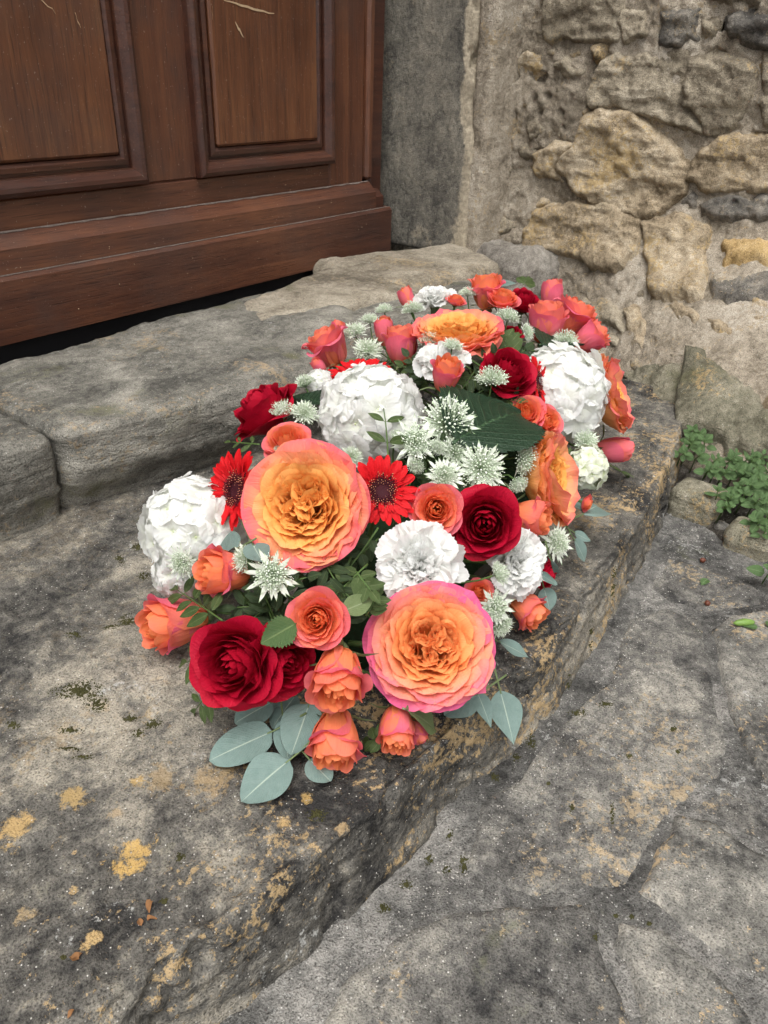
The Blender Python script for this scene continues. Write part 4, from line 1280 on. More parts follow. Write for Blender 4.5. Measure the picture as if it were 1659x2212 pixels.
WALL_STONES = [  # material, how proud, outline (y, z) on the wall
    (1, 0.014, [(0.9007, 0.6308), (0.7447, 0.6206), (0.7291, 0.5394), (0.7997, 0.5392), (0.8840, 0.5364)]),
    (1, 0.018, [(0.7354, 0.5940), (0.6860, 0.5843), (0.6650, 0.5480), (0.6956, 0.5391), (0.7259, 0.5403)]),
    (2, 0.020, [(0.6558, 0.5853), (0.5916, 0.5867), (0.5792, 0.5434), (0.6100, 0.5316), (0.6461, 0.5348)]),
    (1, 0.012, [(0.5853, 0.5816), (0.5453, 0.5768), (0.5480, 0.5494), (0.5739, 0.5416)]),
    (2, 0.024, [(0.5298, 0.5779), (0.4732, 0.5801), (0.4400, 0.5752), (0.4282, 0.5312), (0.4804, 0.5302), (0.5181, 0.5497)]),
    (1, 0.016, [(0.7495, 0.5019), (0.6963, 0.5182), (0.5946, 0.5204), (0.5835, 0.4917), (0.5773, 0.4425), (0.5384, 0.3961), (0.6346, 0.4084), (0.7028, 0.4255), (0.7485, 0.4239), (0.7720, 0.4476)]),
    (1, 0.018, [(0.5849, 0.5149), (0.4833, 0.5099), (0.4575, 0.4921), (0.4596, 0.4504), (0.4801, 0.3961), (0.5258, 0.3916), (0.5724, 0.4415)]),
    (0, 0.020, [(0.7731, 0.3976), (0.7475, 0.4179), (0.6804, 0.4132), (0.6204, 0.3840), (0.5535, 0.3384), (0.5550, 0.2860), (0.5895, 0.2520), (0.6039, 0.2322), (0.6921, 0.2430), (0.7688, 0.2673), (0.8156, 0.3099), (0.7838, 0.3543)]),
    (0, 0.014, [(0.8816, 0.3278), (0.8339, 0.3550), (0.7880, 0.3531), (0.8187, 0.3096), (0.7968, 0.2785), (0.8706, 0.2879)]),
    (0, 0.018, [(0.5285, 0.3574), (0.4961, 0.3881), (0.4175, 0.4005), (0.3724, 0.3863), (0.3531, 0.3163), (0.3917, 0.3039), (0.4934, 0.2926), (0.5398, 0.3139)]),
    (2, 0.016, [(0.5418, 0.2690), (0.5315, 0.2886), (0.5089, 0.2772), (0.5092, 0.2470)]),
    (2, 0.022, [(0.5014, 0.2695), (0.4591, 0.2930), (0.3901, 0.2979), (0.3543, 0.2917), (0.3422, 0.2567), (0.3835, 0.2536), (0.4446, 0.2498), (0.4902, 0.2503)]),
    (0, 0.022, [(0.8462, 0.2185), (0.7740, 0.2380), (0.7035, 0.2464), (0.6161, 0.2245), (0.6144, 0.1896), (0.6240, 0.1352), (0.6934, 0.1265), (0.7598, 0.1430), (0.8650, 0.1295), (0.8647, 0.1614)]),
    (0, 0.020, [(0.6038, 0.2201), (0.5385, 0.2476), (0.4840, 0.2301), (0.4304, 0.1296), (0.5317, 0.1108), (0.5819, 0.1683)]),
    (3, 0.016, [(0.4340, 0.2158), (0.3658, 0.2333), (0.3322, 0.2348), (0.3120, 0.1970), (0.4166, 0.1840)]),
    (2, 0.016, [(0.4200, 0.1524), (0.3397, 0.1847), (0.3005, 0.1916), (0.2753, 0.1515), (0.3996, 0.1311)]),
    (1, 0.016, [(0.8666, 0.4987), (0.8315, 0.5089), (0.7902, 0.4891), (0.7949, 0.4738), (0.8413, 0.4721)]),
    (0, 0.012, [(0.7866, 0.5297), (0.7581, 0.5350), (0.7499, 0.5048), (0.7732, 0.5062)]),
    (1, 0.010, [(0.4564, 0.5179), (0.4102, 0.5226), (0.3807, 0.4166), (0.4271, 0.4057), (0.4461, 0.4473)]),
    (0, 0.012, [(0.4759, 0.1034), (0.4566, 0.1113), (0.4088, 0.1091), (0.3391, 0.1033), (0.3321, 0.0928), (0.3652, 0.0925), (0.4592, 0.0931)]),
    (0, 0.014, [(0.5748, 0.0696), (0.5569, 0.0857), (0.5153, 0.0690), (0.5005, 0.0360), (0.5260, 0.0250), (0.5550, 0.0421)]),
    (1, 0.012, [(0.7086, 0.0627), (0.6448, 0.0751), (0.5760, 0.0695), (0.5560, 0.0332), (0.6022, 0.0345), (0.6776, 0.0395)]),
    (4, 0.030, [(0.3899, 0.0522), (0.3668, 0.0575), (0.3028, 0.0492), (0.2286, 0.0300), (0.1901, 0.0276), (0.1617, -0.0127), (0.1940, -0.0206), (0.2316, -0.0230), (0.2757, -0.0247), (0.3268, -0.0196), (0.3467, -0.0143), (0.3691, 0.0176)]),
    (4, 0.014, [(0.5063, -0.0191), (0.4733, 0.0158), (0.3931, 0.0375), (0.3684, 0.0137), (0.3517, -0.0121), (0.3879, -0.0227), (0.4431, -0.0287)]),
    (1, 0.012, [(0.4389, 0.0404), (0.4109, 0.0562), (0.3952, 0.0490), (0.4095, 0.0373)]),
    (0, 0.010, [(0.4042, 0.1371), (0.3134, 0.1459), (0.3135, 0.1376), (0.3832, 0.1323)]),
]
for k, (mi, proud, poly) in enumerate(WALL_STONES):
    wall_stone(poly, mi, proud, seed=k + 1)
rs = random.Random(44)
placed = [np.array(p).mean(0) for _, _, p in WALL_STONES]
kk = 400
for _ in range(900):
    y, z = rs.uniform(.10, .97), rs.uniform(-.02, .62)
    if z < .12 and y > .62:
        continue
    sds = max(float(poly_sd(p, np.array([y]), np.array([z]))[0]) for _, _, p in WALL_STONES)
    if sds > -.012 or min(np.hypot(*(c - (y, z))) for c in placed) < .030:
        continue
    w = min(.030, -sds * .95) * rs.uniform(.7, 1.1)
    n = rs.randrange(5, 8)
    o = rs.uniform(0, 6.28)
    pl = [(y + w * rs.uniform(.6, 1.2) * math.cos(o + 6.283 * j / n) * 1.25, z + w * rs.uniform(.5, 1.0) * math.sin(o + 6.283 * j / n)) for j in range(n)]
    placed.append(np.array((y, z)))
    wall_stone(pl, rs.choice((0, 0, 1, 1, 1)), rs.uniform(.003, .010), seed=kk, amp=.006)
    kk += 1
    if kk > 448:
        break
# courses carried on beyond the picture, coarser
rs = random.Random(12)
def fill_courses(y0, y1, z0, z1, res):
    z = z0
    k = 200
    while z < z1:
        hgt = rs.uniform(.07, .14)
        y = y0 + rs.uniform(-.1, 0)
        while y < y1:
            w = rs.uniform(.10, .26)
            a, b, c, d = y + .012, y + w - .012, z + .010, z + hgt - .010
            j = lambda: rs.uniform(-.012, .012)
            wall_stone([(a + j(), c + j()), ((a + b) / 2, c + j()), (b + j(), c + j()), (b + j(), d + j()), ((a + b) / 2, d + j()), (a + j(), d + j())], rs.choice((0, 0, 0, 1, 1, 1, 4)), .014, seed=k, res=res)
            y += w
            k += 1
        z += hgt
fill_courses(-1.3, .12, -.03, .70, .013)
fill_courses(-1.3, .98, .665, 1.35, .015)

# grey render smeared over the foot of the wall where it meets jamb and step
V, F = rounded_block([(1.50, .80), (1.72, .76), (1.72, 1.0), (1.575, 1.0)], .0, .145, .05, .007, .026, 31)
link('render_patch', make_mesh('render_patch', V, F, M_MORTAR_G), wall)
V, F = rounded_block([(1.570, .955), (1.72, .93), (1.72, 1.02), (1.575, 1.0)], .10, 2.2, .018, .009, .010, 33)
link('render_patch', make_mesh('render_patch', V, F, M_MORTAR), wall)

# ------------------------------------------------------------------ paving
def ground_patch(x0, x1, y0, y1, res, amp):
    nx, ny = int((x1 - x0) / res), int((y1 - y0) / res)
    X, Y = np.meshgrid(np.linspace(x0, x1, nx + 1), np.linspace(y0, y1, ny + 1), indexing='ij')
    q = np.stack([X, Y, X * 0], -1)
    Z = GROUND_Z + amp * (fbm(q, 4, 4) + .5 * fbm(q, 18, 4, .6) + .3 * fbm(q, 75, 3, .6))
    return np.stack([X, Y, Z], -1).reshape(-1, 3), grid_faces(nx + 1, ny + 1)
V, F = ground_patch(-.15, 1.42, -.35, .42, .0052, .0045)
paving = link('paving', make_mesh('paving', V, F, M_JOINT), None, 'structure')
S = 40.0
gl = link('ground', make_mesh('ground', [(-S, -S, GROUND_Z - .02), (S, -S, GROUND_Z - .02), (S, S, GROUND_Z - .02), (-S, S, GROUND_Z - .02)], [(0, 1, 2, 3)], M_JOINT))
gl['kind'] = 'structure'
def flag(poly, mat, proud, seed, amp=.0028, res=.0046):
    A, B, h, F = field_stone(poly, res, proud, .0055, seed, amp, wob=.007, margin=.010, sink=.006)
    q = np.stack([A, B, A * 0], -1)
    Z = GROUND_Z + .0045 * fbm(q, 4, 4) * .7 + h
    link('flagstone', make_mesh('flagstone', np.stack([A, B, Z], -1), F, mat), paving)
FLAGSTONES = [  # pale?, how proud, outline (x, y) on the ground
    (0, 0.002, [(0.6589, 0.1922), (0.7863, 0.2212), (0.8352, 0.1940), (0.8404, 0.1502), (0.7638, 0.1105), (0.6877, 0.0782), (0.6513, 0.0548), (0.6062, 0.0524), (0.5435, 0.0717), (0.4985, 0.0745), (0.4460, 0.0766), (0.3886, 0.1331), (0.3739, 0.1891), (0.4363, 0.2141), (0.4884, 0.2036), (0.5597, 0.2052), (0.6074, 0.2017)]),
    (1, 0.006, [(0.8279, 0.1357), (0.7517, 0.0999), (0.6935, 0.0713), (0.6349, 0.0315), (0.6195, 0.0053), (0.6582, -0.0283), (0.9360, 0.0302), (0.9126, 0.0955), (0.8670, 0.1262)]),
    (1, 0.007, [(0.4467, 0.0682), (0.4944, 0.0718), (0.5393, 0.0719), (0.5509, 0.0456), (0.5459, -0.0058), (0.5433, -0.0525), (0.4358, -0.0751), (0.4350, -0.0354), (0.4358, -0.0035), (0.4433, 0.0350)]),
    (1, 0.005, [(0.4147, 0.0710), (0.3897, 0.0681), (0.3809, 0.0524), (0.3602, 0.0311), (0.3403, 0.0177), (0.3904, -0.0443), (0.4027, -0.0343), (0.4229, -0.0021), (0.4305, 0.0380)]),
    (0, 0.003, [(0.2865, 0.2001), (0.3337, 0.1766), (0.3634, 0.1499), (0.4108, 0.1010), (0.4085, 0.0841), (0.3853, 0.0705), (0.3743, 0.0548), (0.3496, 0.0312), (0.3361, 0.0229), (0.1965, 0.1954), (0.2361, 0.2082)]),
    (0, 0.002, [(0.5423, 0.0690), (0.6018, 0.0487), (0.5963, 0.0120), (0.5939, -0.0219), (0.5546, -0.0311), (0.5535, -0.0038), (0.5568, 0.0432)]),
    (0, 0.002, [(0.9467, 0.2330), (0.9574, 0.1931), (0.9562, 0.1164), (0.9252, 0.0962), (0.8707, 0.1333), (0.8532, 0.1575), (0.8503, 0.1998), (0.8640, 0.2243)]),
]
for k, (ml, proud, poly) in enumerate(FLAGSTONES):
    flag(poly, M_PAVE_L if ml else M_PAVE, proud, 40 + k)

# ------------------------------------------------------------------ flower arrangement
FLOWERS = [  # prototype, name, base of head, axis, scale, spin, squash, foot of the stem, category, group, label
    ('garden_y', 'garden_rose', (0.4316, 0.4085, 0.1588), (-0.7354, -0.3809, 0.5605), 0.05334, 0.40, 1.00, (0.4406, 0.4017, 0.0779), 'rose', 'large garden roses in the arrangement', 'largest yellow-orange ruffled rose, between the two front red gerberas'),
    ('garden_p', 'garden_rose', (0.4259, 0.2711, 0.0795), (-0.5043, -0.4450, 0.7400), 0.05024, 1.10, 1.00, (0.4165, 0.3497, 0.0480), 'rose', 'large garden roses in the arrangement', 'ruffled orange rose with deep pink outer petals, just below white carnation'),
    ('garden_y', 'garden_rose', (0.7906, 0.4942, 0.1932), (-0.1090, 0.0172, 0.9939), 0.05576, 2.00, 1.00, (0.8020, 0.4730, 0.1127), 'rose', 'large garden roses in the arrangement', 'ruffled peach rose at the back, opening upward among small pink buds'),
    ('garden_s', 'garden_rose', (0.6835, 0.3246, 0.1124), (0.2238, -0.9023, 0.3684), 0.05308, 0.70, 1.00, (0.6742, 0.3978, 0.0757), 'rose', 'large garden roses in the arrangement', 'orange ruffled rose seen from the side, at the right of the dark toothed leaf'),
    ('garden_s', 'garden_rose', (0.9349, 0.3703, 0.1175), (0.3101, -0.8337, 0.4569), 0.05483, 1.70, 1.00, (0.9246, 0.4423, 0.0932), 'rose', 'large garden roses in the arrangement', 'orange ruffled rose facing right toward the stone wall, beyond white hydrangea'),
    ('red', 'red_rose', (0.3172, 0.3735, 0.0831), (-0.8554, -0.3222, 0.4056), 0.03864, 0.30, 1.00, (0.3784, 0.3855, 0.0493), 'rose', 'red roses in the arrangement', 'big open red rose at the front left, beside grey-green eucalyptus leaves'),
    ('red', 'red_rose', (0.5562, 0.3034, 0.1278), (-0.7753, -0.4409, 0.4522), 0.03404, 1.30, 1.10, (0.5487, 0.3762, 0.0733), 'rose', 'red roses in the arrangement', 'red rose right of a round orange rose, above the smaller front carnation'),
    ('red', 'red_rose', (0.5596, 0.5735, 0.1430), (-0.3839, 0.5053, 0.7729), 0.04352, 2.20, 1.10, (0.5851, 0.4656, 0.0750), 'rose', 'red roses in the arrangement', 'dark red rose leaning left over the stone, beside the middle hydrangea'),
    ('red', 'red_rose', (0.7746, 0.4210, 0.1722), (-0.2103, -0.4830, 0.8500), 0.03628, 0.90, 1.10, (0.7772, 0.4440, 0.1035), 'rose', 'red roses in the arrangement', 'red rose overlapping a red gerbera, above the dark toothed leaf'),
    ('red', 'red_rose', (0.9953, 0.5218, 0.1937), (-0.1448, -0.2264, 0.9632), 0.02608, 0.10, 1.10, (0.9714, 0.4998, 0.1223), 'rose', 'red roses in the arrangement', 'small dark red rose between pink rose buds at the far end'),
    ('red', 'red_rose', (0.6310, 0.2780, 0.0432), (0.1280, -0.9901, 0.0579), 0.01762, 0.10, 1.10, (0.6133, 0.3767, 0.0476), 'rose', 'red roses in the arrangement', 'red rose mostly hidden behind the right front carnation'),
    ('red', 'red_rose', (0.9037, 0.4873, 0.1756), (-0.0431, 0.0038, 0.9991), 0.02142, 0.10, 1.00, (0.9105, 0.4827, 0.1132), 'rose', 'red roses in the arrangement', 'dark red rose sunk deep behind the peach ruffled rose'),
    ('red', 'red_rose', (0.3332, 0.3590, 0.0829), (-0.2141, -0.9267, 0.3089), 0.03198, 2.00, 1.00, (0.3840, 0.3805, 0.0492), 'rose', 'red roses in the arrangement', 'dark red rose half hidden to the right of the big open red rose'),
    ('gerbera', 'gerbera', (0.4224, 0.4896, 0.1504), (-0.8992, 0.1376, 0.4154), 0.03755, 0.20, 1.00, (0.4405, 0.4291, 0.0734), 'gerbera', 'red gerberas in the arrangement', 'red gerbera facing left, partly covered by the largest yellow-orange rose'),
    ('gerbera', 'gerbera', (0.4840, 0.3698, 0.1674), (-0.6373, -0.5437, 0.5461), 0.03276, 0.90, 1.00, (0.4879, 0.3932, 0.0837), 'gerbera', 'red gerberas in the arrangement', 'red gerbera with dark eye facing forward, right of the yellow-orange rose'),
    ('gerbera', 'gerbera', (0.6764, 0.5546, 0.1717), (-0.1666, 0.0422, 0.9851), 0.04080, 0.50, 1.00, (0.6972, 0.4783, 0.0945), 'gerbera', 'red gerberas in the arrangement', 'red gerbera showing only petal tips behind the middle hydrangea'),
    ('gerbera', 'gerbera', (0.8121, 0.3971, 0.1718), (0.0776, -0.8733, 0.4809), 0.03084, 0.50, 1.00, (0.8111, 0.4393, 0.1054), 'gerbera', 'red gerberas in the arrangement', 'red gerbera facing right, half hidden by a red rose'),
    ('hydrangea', 'hydrangea', (0.6061, 0.4825, 0.1696), (-0.4463, -0.3192, 0.8360), 0.05488, 0.30, 1.00, (0.6195, 0.4482, 0.0931), 'hydrangea', 'white hydrangea heads in the arrangement', 'white hydrangea head in the middle, with a green sprig in front'),
    ('hydrangea', 'hydrangea', (0.4002, 0.5332, 0.1023), (-0.7905, 0.1279, 0.5989), 0.05020, 1.30, 1.00, (0.4213, 0.4392, 0.0550), 'hydrangea', 'white hydrangea heads in the arrangement', 'white hydrangea head at the far left edge of the arrangement'),
    ('hydrangea', 'hydrangea', (0.8689, 0.3856, 0.1453), (-0.1427, -0.6675, 0.7308), 0.05933, 2.30, 1.00, (0.8637, 0.4410, 0.0993), 'hydrangea', 'white hydrangea heads in the arrangement', 'white hydrangea head at the right, left of an orange side-facing rose'),
    ('hydrangea_g', 'hydrangea', (0.8207, 0.3179, 0.0795), (-0.1119, -0.8597, 0.4983), 0.02678, 0.30, 1.00, (0.8052, 0.4105, 0.0722), 'hydrangea', 'white hydrangea heads in the arrangement', 'small greenish white hydrangea head right of the orange side-facing rose'),
    ('hydrangea', 'hydrangea', (0.6443, 0.5904, 0.1659), (-0.5520, -0.0168, 0.8337), 0.01688, 0.30, 1.00, (0.6716, 0.4792, 0.0858), 'hydrangea', 'white hydrangea heads in the arrangement', 'small white bloom peeping beside the leftmost back gerbera'),
    ('hydrangea', 'hydrangea', (0.3747, 0.5283, 0.0649), (-0.9604, 0.0785, 0.2672), 0.02673, 2.00, 1.00, (0.3988, 0.4390, 0.0427), 'hydrangea', 'white hydrangea heads in the arrangement', 'small white hydrangea head hanging lowest at the left edge'),
    ('carnation', 'carnation', (0.4587, 0.3089, 0.1255), (-0.6689, -0.5052, 0.5453), 0.04329, 0.30, 1.00, (0.4541, 0.3675, 0.0667), 'carnation', 'white carnations in the arrangement', 'large white carnation facing forward above the pink-edged rose'),
    ('carnation', 'carnation', (0.5724, 0.2804, 0.0846), (-0.2996, -0.8111, 0.5024), 0.03876, 1.30, 1.00, (0.5593, 0.3692, 0.0586), 'carnation', 'white carnations in the arrangement', 'smaller white carnation at the right, below the front red rose'),
    ('carnation', 'carnation', (0.7196, 0.4699, 0.1952), (-0.2186, -0.1354, 0.9664), 0.03531, 2.30, 1.00, (0.7303, 0.4563, 0.1089), 'carnation', 'white carnations in the arrangement', 'white carnation behind the dark toothed leaf with an orange rose in front'),
    ('carnation', 'carnation', (0.9024, 0.6086, 0.2040), (-0.1079, 0.0866, 0.9904), 0.03597, 0.70, 1.00, (0.9266, 0.5191, 0.1161), 'carnation', 'white carnations in the arrangement', 'white carnation at the back edge, behind the peach rose'),
    ('open', 'spray_rose', (0.5085, 0.5075, 0.1551), (-0.3746, -0.1076, 0.9209), 0.02857, 0.30, 1.00, (0.5265, 0.4453, 0.0808), 'rose', 'small orange spray roses in the arrangement', 'small orange rose just above the largest yellow-orange rose'),
    ('open', 'spray_rose', (0.5160, 0.3343, 0.1480), (-0.6571, -0.5609, 0.5036), 0.02794, 1.20, 1.00, (0.5141, 0.3834, 0.0784), 'rose', 'small orange spray roses in the arrangement', 'round open orange rose between red gerbera and red rose'),
    ('open', 'spray_rose', (0.3497, 0.3230, 0.1298), (-0.7574, -0.4250, 0.4957), 0.02660, 2.20, 1.00, (0.3898, 0.3679, 0.0657), 'rose', 'small orange spray roses in the arrangement', 'round open orange rose above two downward-facing orange buds'),
    ('bud', 'spray_rose', (0.3758, 0.4313, 0.1072), (-0.8568, 0.3423, 0.3856), 0.03547, 0.50, 1.00, (0.3989, 0.4057, 0.0577), 'rose', 'small orange spray roses in the arrangement', 'coral rose bud facing left, under the large yellow-orange rose'),
    ('bud', 'spray_rose', (0.3719, 0.4926, 0.0343), (-0.9602, 0.2329, 0.1542), 0.04604, 0.90, 1.00, (0.3976, 0.4272, 0.0322), 'rose', 'small orange spray roses in the arrangement', 'orange rose at the lower left corner, lying toward the stone'),
    ('bud', 'spray_rose', (0.3554, 0.3077, 0.1013), (-0.7645, -0.5856, -0.2695), 0.03550, 1.40, 1.00, (0.3918, 0.3625, 0.0557), 'rose', 'small orange spray roses in the arrangement', 'orange rose bud facing down, the upper of two in line'),
    ('bud', 'spray_rose', (0.3495, 0.3044, 0.0441), (-0.7774, -0.5208, -0.3529), 0.03554, 2.40, 1.00, (0.3897, 0.3613, 0.0356), 'rose', 'small orange spray roses in the arrangement', 'lowest orange rose bud, facing down beside eucalyptus leaves'),
    ('bud', 'spray_rose', (0.3874, 0.2732, 0.0409), (-0.7374, -0.5670, -0.3671), 0.02859, 3.10, 1.00, (0.4030, 0.3504, 0.0345), 'rose', 'small orange spray roses in the arrangement', 'small orange rose bud facing down below the pink-edged rose'),
    ('tight', 'spray_rose', (0.3981, 0.2659, 0.0226), (-0.3486, -0.8566, -0.3804), 0.01608, 0.50, 1.00, (0.4068, 0.3479, 0.0281), 'rose', 'small orange spray roses in the arrangement', 'tiny half-open orange bud spreading right at the front edge'),
    ('bud', 'spray_rose', (0.6136, 0.3073, 0.1102), (0.2243, -0.9695, 0.0985), 0.03099, 0.10, 1.00, (0.6040, 0.3837, 0.0705), 'rose', 'small orange spray roses in the arrangement', 'coral rose bud pointing right, above the right front carnation'),
    ('bud', 'spray_rose', (0.5812, 0.2773, 0.0423), (-0.1373, -0.9516, -0.2749), 0.02990, 0.90, 1.00, (0.5650, 0.3684, 0.0441), 'rose', 'small orange spray roses in the arrangement', 'orange rose bud pointing down right, below the right front carnation'),
    ('open', 'spray_rose', (0.5303, 0.2898, 0.0683), (-0.4689, -0.6525, 0.5953), 0.01634, 0.90, 1.00, (0.5184, 0.3677, 0.0504), 'rose', 'small orange spray roses in the arrangement', 'orange rose nearly hidden between carnations and astrantia'),
    ('tightp', 'spray_rose', (0.9333, 0.3571, 0.0508), (0.3620, -0.9222, 0.1361), 0.03839, 0.20, 1.00, (0.9176, 0.4365, 0.0692), 'rose', 'small orange spray roses in the arrangement', 'pink rose bud pointing right over the step edge'),
    ('open', 'spray_rose', (0.7724, 0.3614, 0.1400), (-0.3548, -0.7117, 0.6062), 0.02323, 0.20, 1.00, (0.7666, 0.4214, 0.0913), 'rose', 'small orange spray roses in the arrangement', 'small orange rose below the right-hand red gerbera'),
    ('open', 'spray_rose', (0.7614, 0.3791, 0.1473), (-0.5952, -0.3064, 0.7429), 0.02629, 1.20, 1.00, (0.7582, 0.4269, 0.0934), 'rose', 'small orange spray roses in the arrangement', 'pale orange rose touching the tip of the dark toothed leaf'),
    ('bud', 'spray_rose', (0.6804, 0.4411, 0.1861), (-0.0369, -0.1884, 0.9814), 0.02995, 1.20, 1.00, (0.6884, 0.4412, 0.1030), 'rose', 'small orange spray roses in the arrangement', 'small orange rose standing up behind the dark toothed leaf'),
    ('budp', 'spray_rose', (0.7502, 0.5484, 0.1715), (0.0785, 0.1633, 0.9835), 0.03744, 0.70, 1.00, (0.7674, 0.4884, 0.1031), 'rose', 'small orange spray roses in the arrangement', 'upright coral rose bud in front of the peach rose'),
    ('tight', 'spray_rose', (0.7975, 0.6112, 0.1700), (0.0470, 0.2024, 0.9782), 0.02795, 2.70, 1.00, (0.8227, 0.5065, 0.0992), 'rose', 'small orange spray roses in the arrangement', 'slim orange bud standing left of the upright coral bud'),
    ('budp', 'spray_rose', (0.7300, 0.6364, 0.1559), (-0.2079, 0.4428, 0.8722), 0.04133, 1.70, 1.00, (0.7607, 0.4989, 0.0876), 'rose', 'small orange spray roses in the arrangement', 'coral rose bud at the back left, leaning to the door'),
    ('tight', 'spray_rose', (0.7723, 0.6810, 0.1664), (0.2761, -0.1420, 0.9506), 0.02174, 1.10, 1.00, (0.8099, 0.5085, 0.0903), 'rose', 'small orange spray roses in the arrangement', 'small pink bud hidden behind the back left coral bud'),
    ('tight', 'spray_rose', (0.8876, 0.6393, 0.1945), (-0.1072, 0.3456, 0.9322), 0.02327, 1.10, 1.00, (0.9164, 0.5220, 0.1095), 'rose', 'small orange spray roses in the arrangement', 'tiny orange bud standing alone at the back near the threshold stones'),
    ('open', 'spray_rose', (0.8980, 0.5729, 0.2112), (0.0692, -0.1843, 0.9804), 0.01629, 1.10, 1.00, (0.9177, 0.5104, 0.1212), 'rose', 'small orange spray roses in the arrangement', 'small red-orange rose peeping above the peach rose'),
    ('bud', 'spray_rose', (0.9553, 0.5552, 0.1980), (0.0045, 0.1692, 0.9856), 0.03737, 2.10, 1.00, (0.9575, 0.5115, 0.1238), 'rose', 'small orange spray roses in the arrangement', 'tallest orange rose bud at the far end'),
    ('open', 'spray_rose', (0.9418, 0.5251, 0.2100), (-0.0923, -0.2335, 0.9680), 0.02636, 0.10, 1.00, (0.9527, 0.5010, 0.1280), 'rose', 'small orange spray roses in the arrangement', 'open coral rose right beside the tallest orange bud'),
    ('budp', 'spray_rose', (0.9572, 0.4620, 0.1685), (0.1042, 0.0560, 0.9930), 0.04492, 0.20, 1.00, (0.9581, 0.4789, 0.1135), 'rose', 'small orange spray roses in the arrangement', 'pink rose bud with green sepals, foremost of the far right cluster'),
    ('tightp', 'spray_rose', (1.0662, 0.5114, 0.1791), (0.0672, 0.0902, 0.9936), 0.03545, 1.20, 1.00, (0.9956, 0.4960, 0.1166), 'rose', 'small orange spray roses in the arrangement', 'pink bud at the top of the far right cluster'),
    ('budp', 'spray_rose', (1.0235, 0.4688, 0.1621), (0.2986, -0.3269, 0.8966), 0.04775, 2.20, 1.00, (0.9813, 0.4813, 0.1113), 'rose', 'small orange spray roses in the arrangement', 'coral rose in the middle of the far right cluster'),
    ('budp', 'spray_rose', (1.0005, 0.4346, 0.1582), (0.3728, -0.6753, 0.6364), 0.03696, 3.20, 1.00, (0.9733, 0.4693, 0.1099), 'rose', 'small orange spray roses in the arrangement', 'pink rose at the outer end of the far right cluster'),
    ('open', 'spray_rose', (1.0486, 0.4532, 0.1767), (0.3747, -0.5913, 0.7141), 0.02445, 3.20, 1.00, (0.9901, 0.4758, 0.1164), 'rose', 'small orange spray roses in the arrangement', 'orange-lipped rose nestled in the far right cluster'),
    ('tightp', 'spray_rose', (0.6879, 0.6211, 0.1583), (-0.4063, 0.4360, 0.8030), 0.01711, 3.20, 1.00, (0.7178, 0.4903, 0.0855), 'rose', 'small orange spray roses in the arrangement', 'pinkish red bud tucked low beneath the back left coral bud'),
    ('open', 'spray_rose', (0.7729, 0.2972, 0.0598), (-0.0285, -0.9995, 0.0142), 0.01233, 3.20, 1.00, (0.7544, 0.4014, 0.0622), 'rose', 'small orange spray roses in the arrangement', 'orange rose scrap below the greenish white hydrangea'),
    ('tightp', 'spray_rose', (0.7022, 0.3317, 0.1167), (-0.0154, 0.1598, 0.9870), 0.02737, 0.20, 1.00, (0.6935, 0.4025, 0.0785), 'rose', 'small orange spray roses in the arrangement', 'pink bud behind the orange side-facing rose'),
    ('astrantia', 'astrantia', (0.6197, 0.3939, 0.1775), (-0.4904, -0.5131, 0.7044), 0.03494, 0.10, 1.00, (0.6235, 0.4171, 0.0958), 'astrantia', 'pale green astrantia in the arrangement', 'largest pale green astrantia, overlapping the dark toothed leaf'),
    ('astrantia', 'astrantia', (0.5691, 0.3962, 0.1756), (-0.6775, -0.4472, 0.5840), 0.02773, 0.60, 1.00, (0.5743, 0.4124, 0.0921), 'astrantia', 'pale green astrantia in the arrangement', 'starry astrantia below the middle hydrangea, beside the green sprig'),
    ('astrantia', 'astrantia', (0.5874, 0.3325, 0.1625), (-0.5493, -0.5975, 0.5842), 0.02896, 1.10, 1.00, (0.5843, 0.3913, 0.0871), 'astrantia', 'pale green astrantia in the arrangement', 'domed astrantia just above the front right red rose'),
    ('astrantia', 'astrantia', (0.5525, 0.3498, 0.1618), (-0.6248, -0.4675, 0.6254), 0.02156, 1.60, 1.00, (0.5522, 0.3933, 0.0857), 'astrantia', 'pale green astrantia in the arrangement', 'starry astrantia just above the round orange rose'),
    ('astrantia', 'astrantia', (0.6520, 0.3247, 0.1525), (0.1831, -0.9682, 0.1707), 0.02247, 2.10, 1.00, (0.6458, 0.3958, 0.0872), 'astrantia', 'pale green astrantia in the arrangement', 'astrantia turned right in front of the orange side-facing rose'),
    ('astrantia', 'astrantia', (0.3532, 0.3756, 0.1443), (-0.7375, -0.5657, 0.3690), 0.02394, 2.60, 1.00, (0.3910, 0.3863, 0.0707), 'astrantia', 'pale green astrantia in the arrangement', 'starry astrantia hanging just below the largest yellow-orange rose'),
    ('astrantia', 'astrantia', (0.3668, 0.4210, 0.1312), (-0.7269, 0.2137, 0.6526), 0.01590, 3.10, 1.00, (0.3958, 0.4021, 0.0661), 'astrantia', 'pale green astrantia in the arrangement', 'astrantia squeezed between coral bud and yellow-orange rose'),
    ('astrantia', 'astrantia', (0.3503, 0.4854, 0.1093), (-0.9013, -0.4203, 0.1048), 0.01871, 3.60, 1.00, (0.3900, 0.4247, 0.0585), 'astrantia', 'pale green astrantia in the arrangement', 'astrantia in front of the leftmost hydrangea'),
    ('astrantia_c', 'astrantia', (0.5448, 0.5507, 0.1650), (0.1154, 0.1930, 0.9744), 0.02157, 0.60, 1.00, (0.5693, 0.4577, 0.0803), 'astrantia', 'pale green astrantia in the arrangement', 'cup-shaped astrantia in front of the dark red leaning rose'),
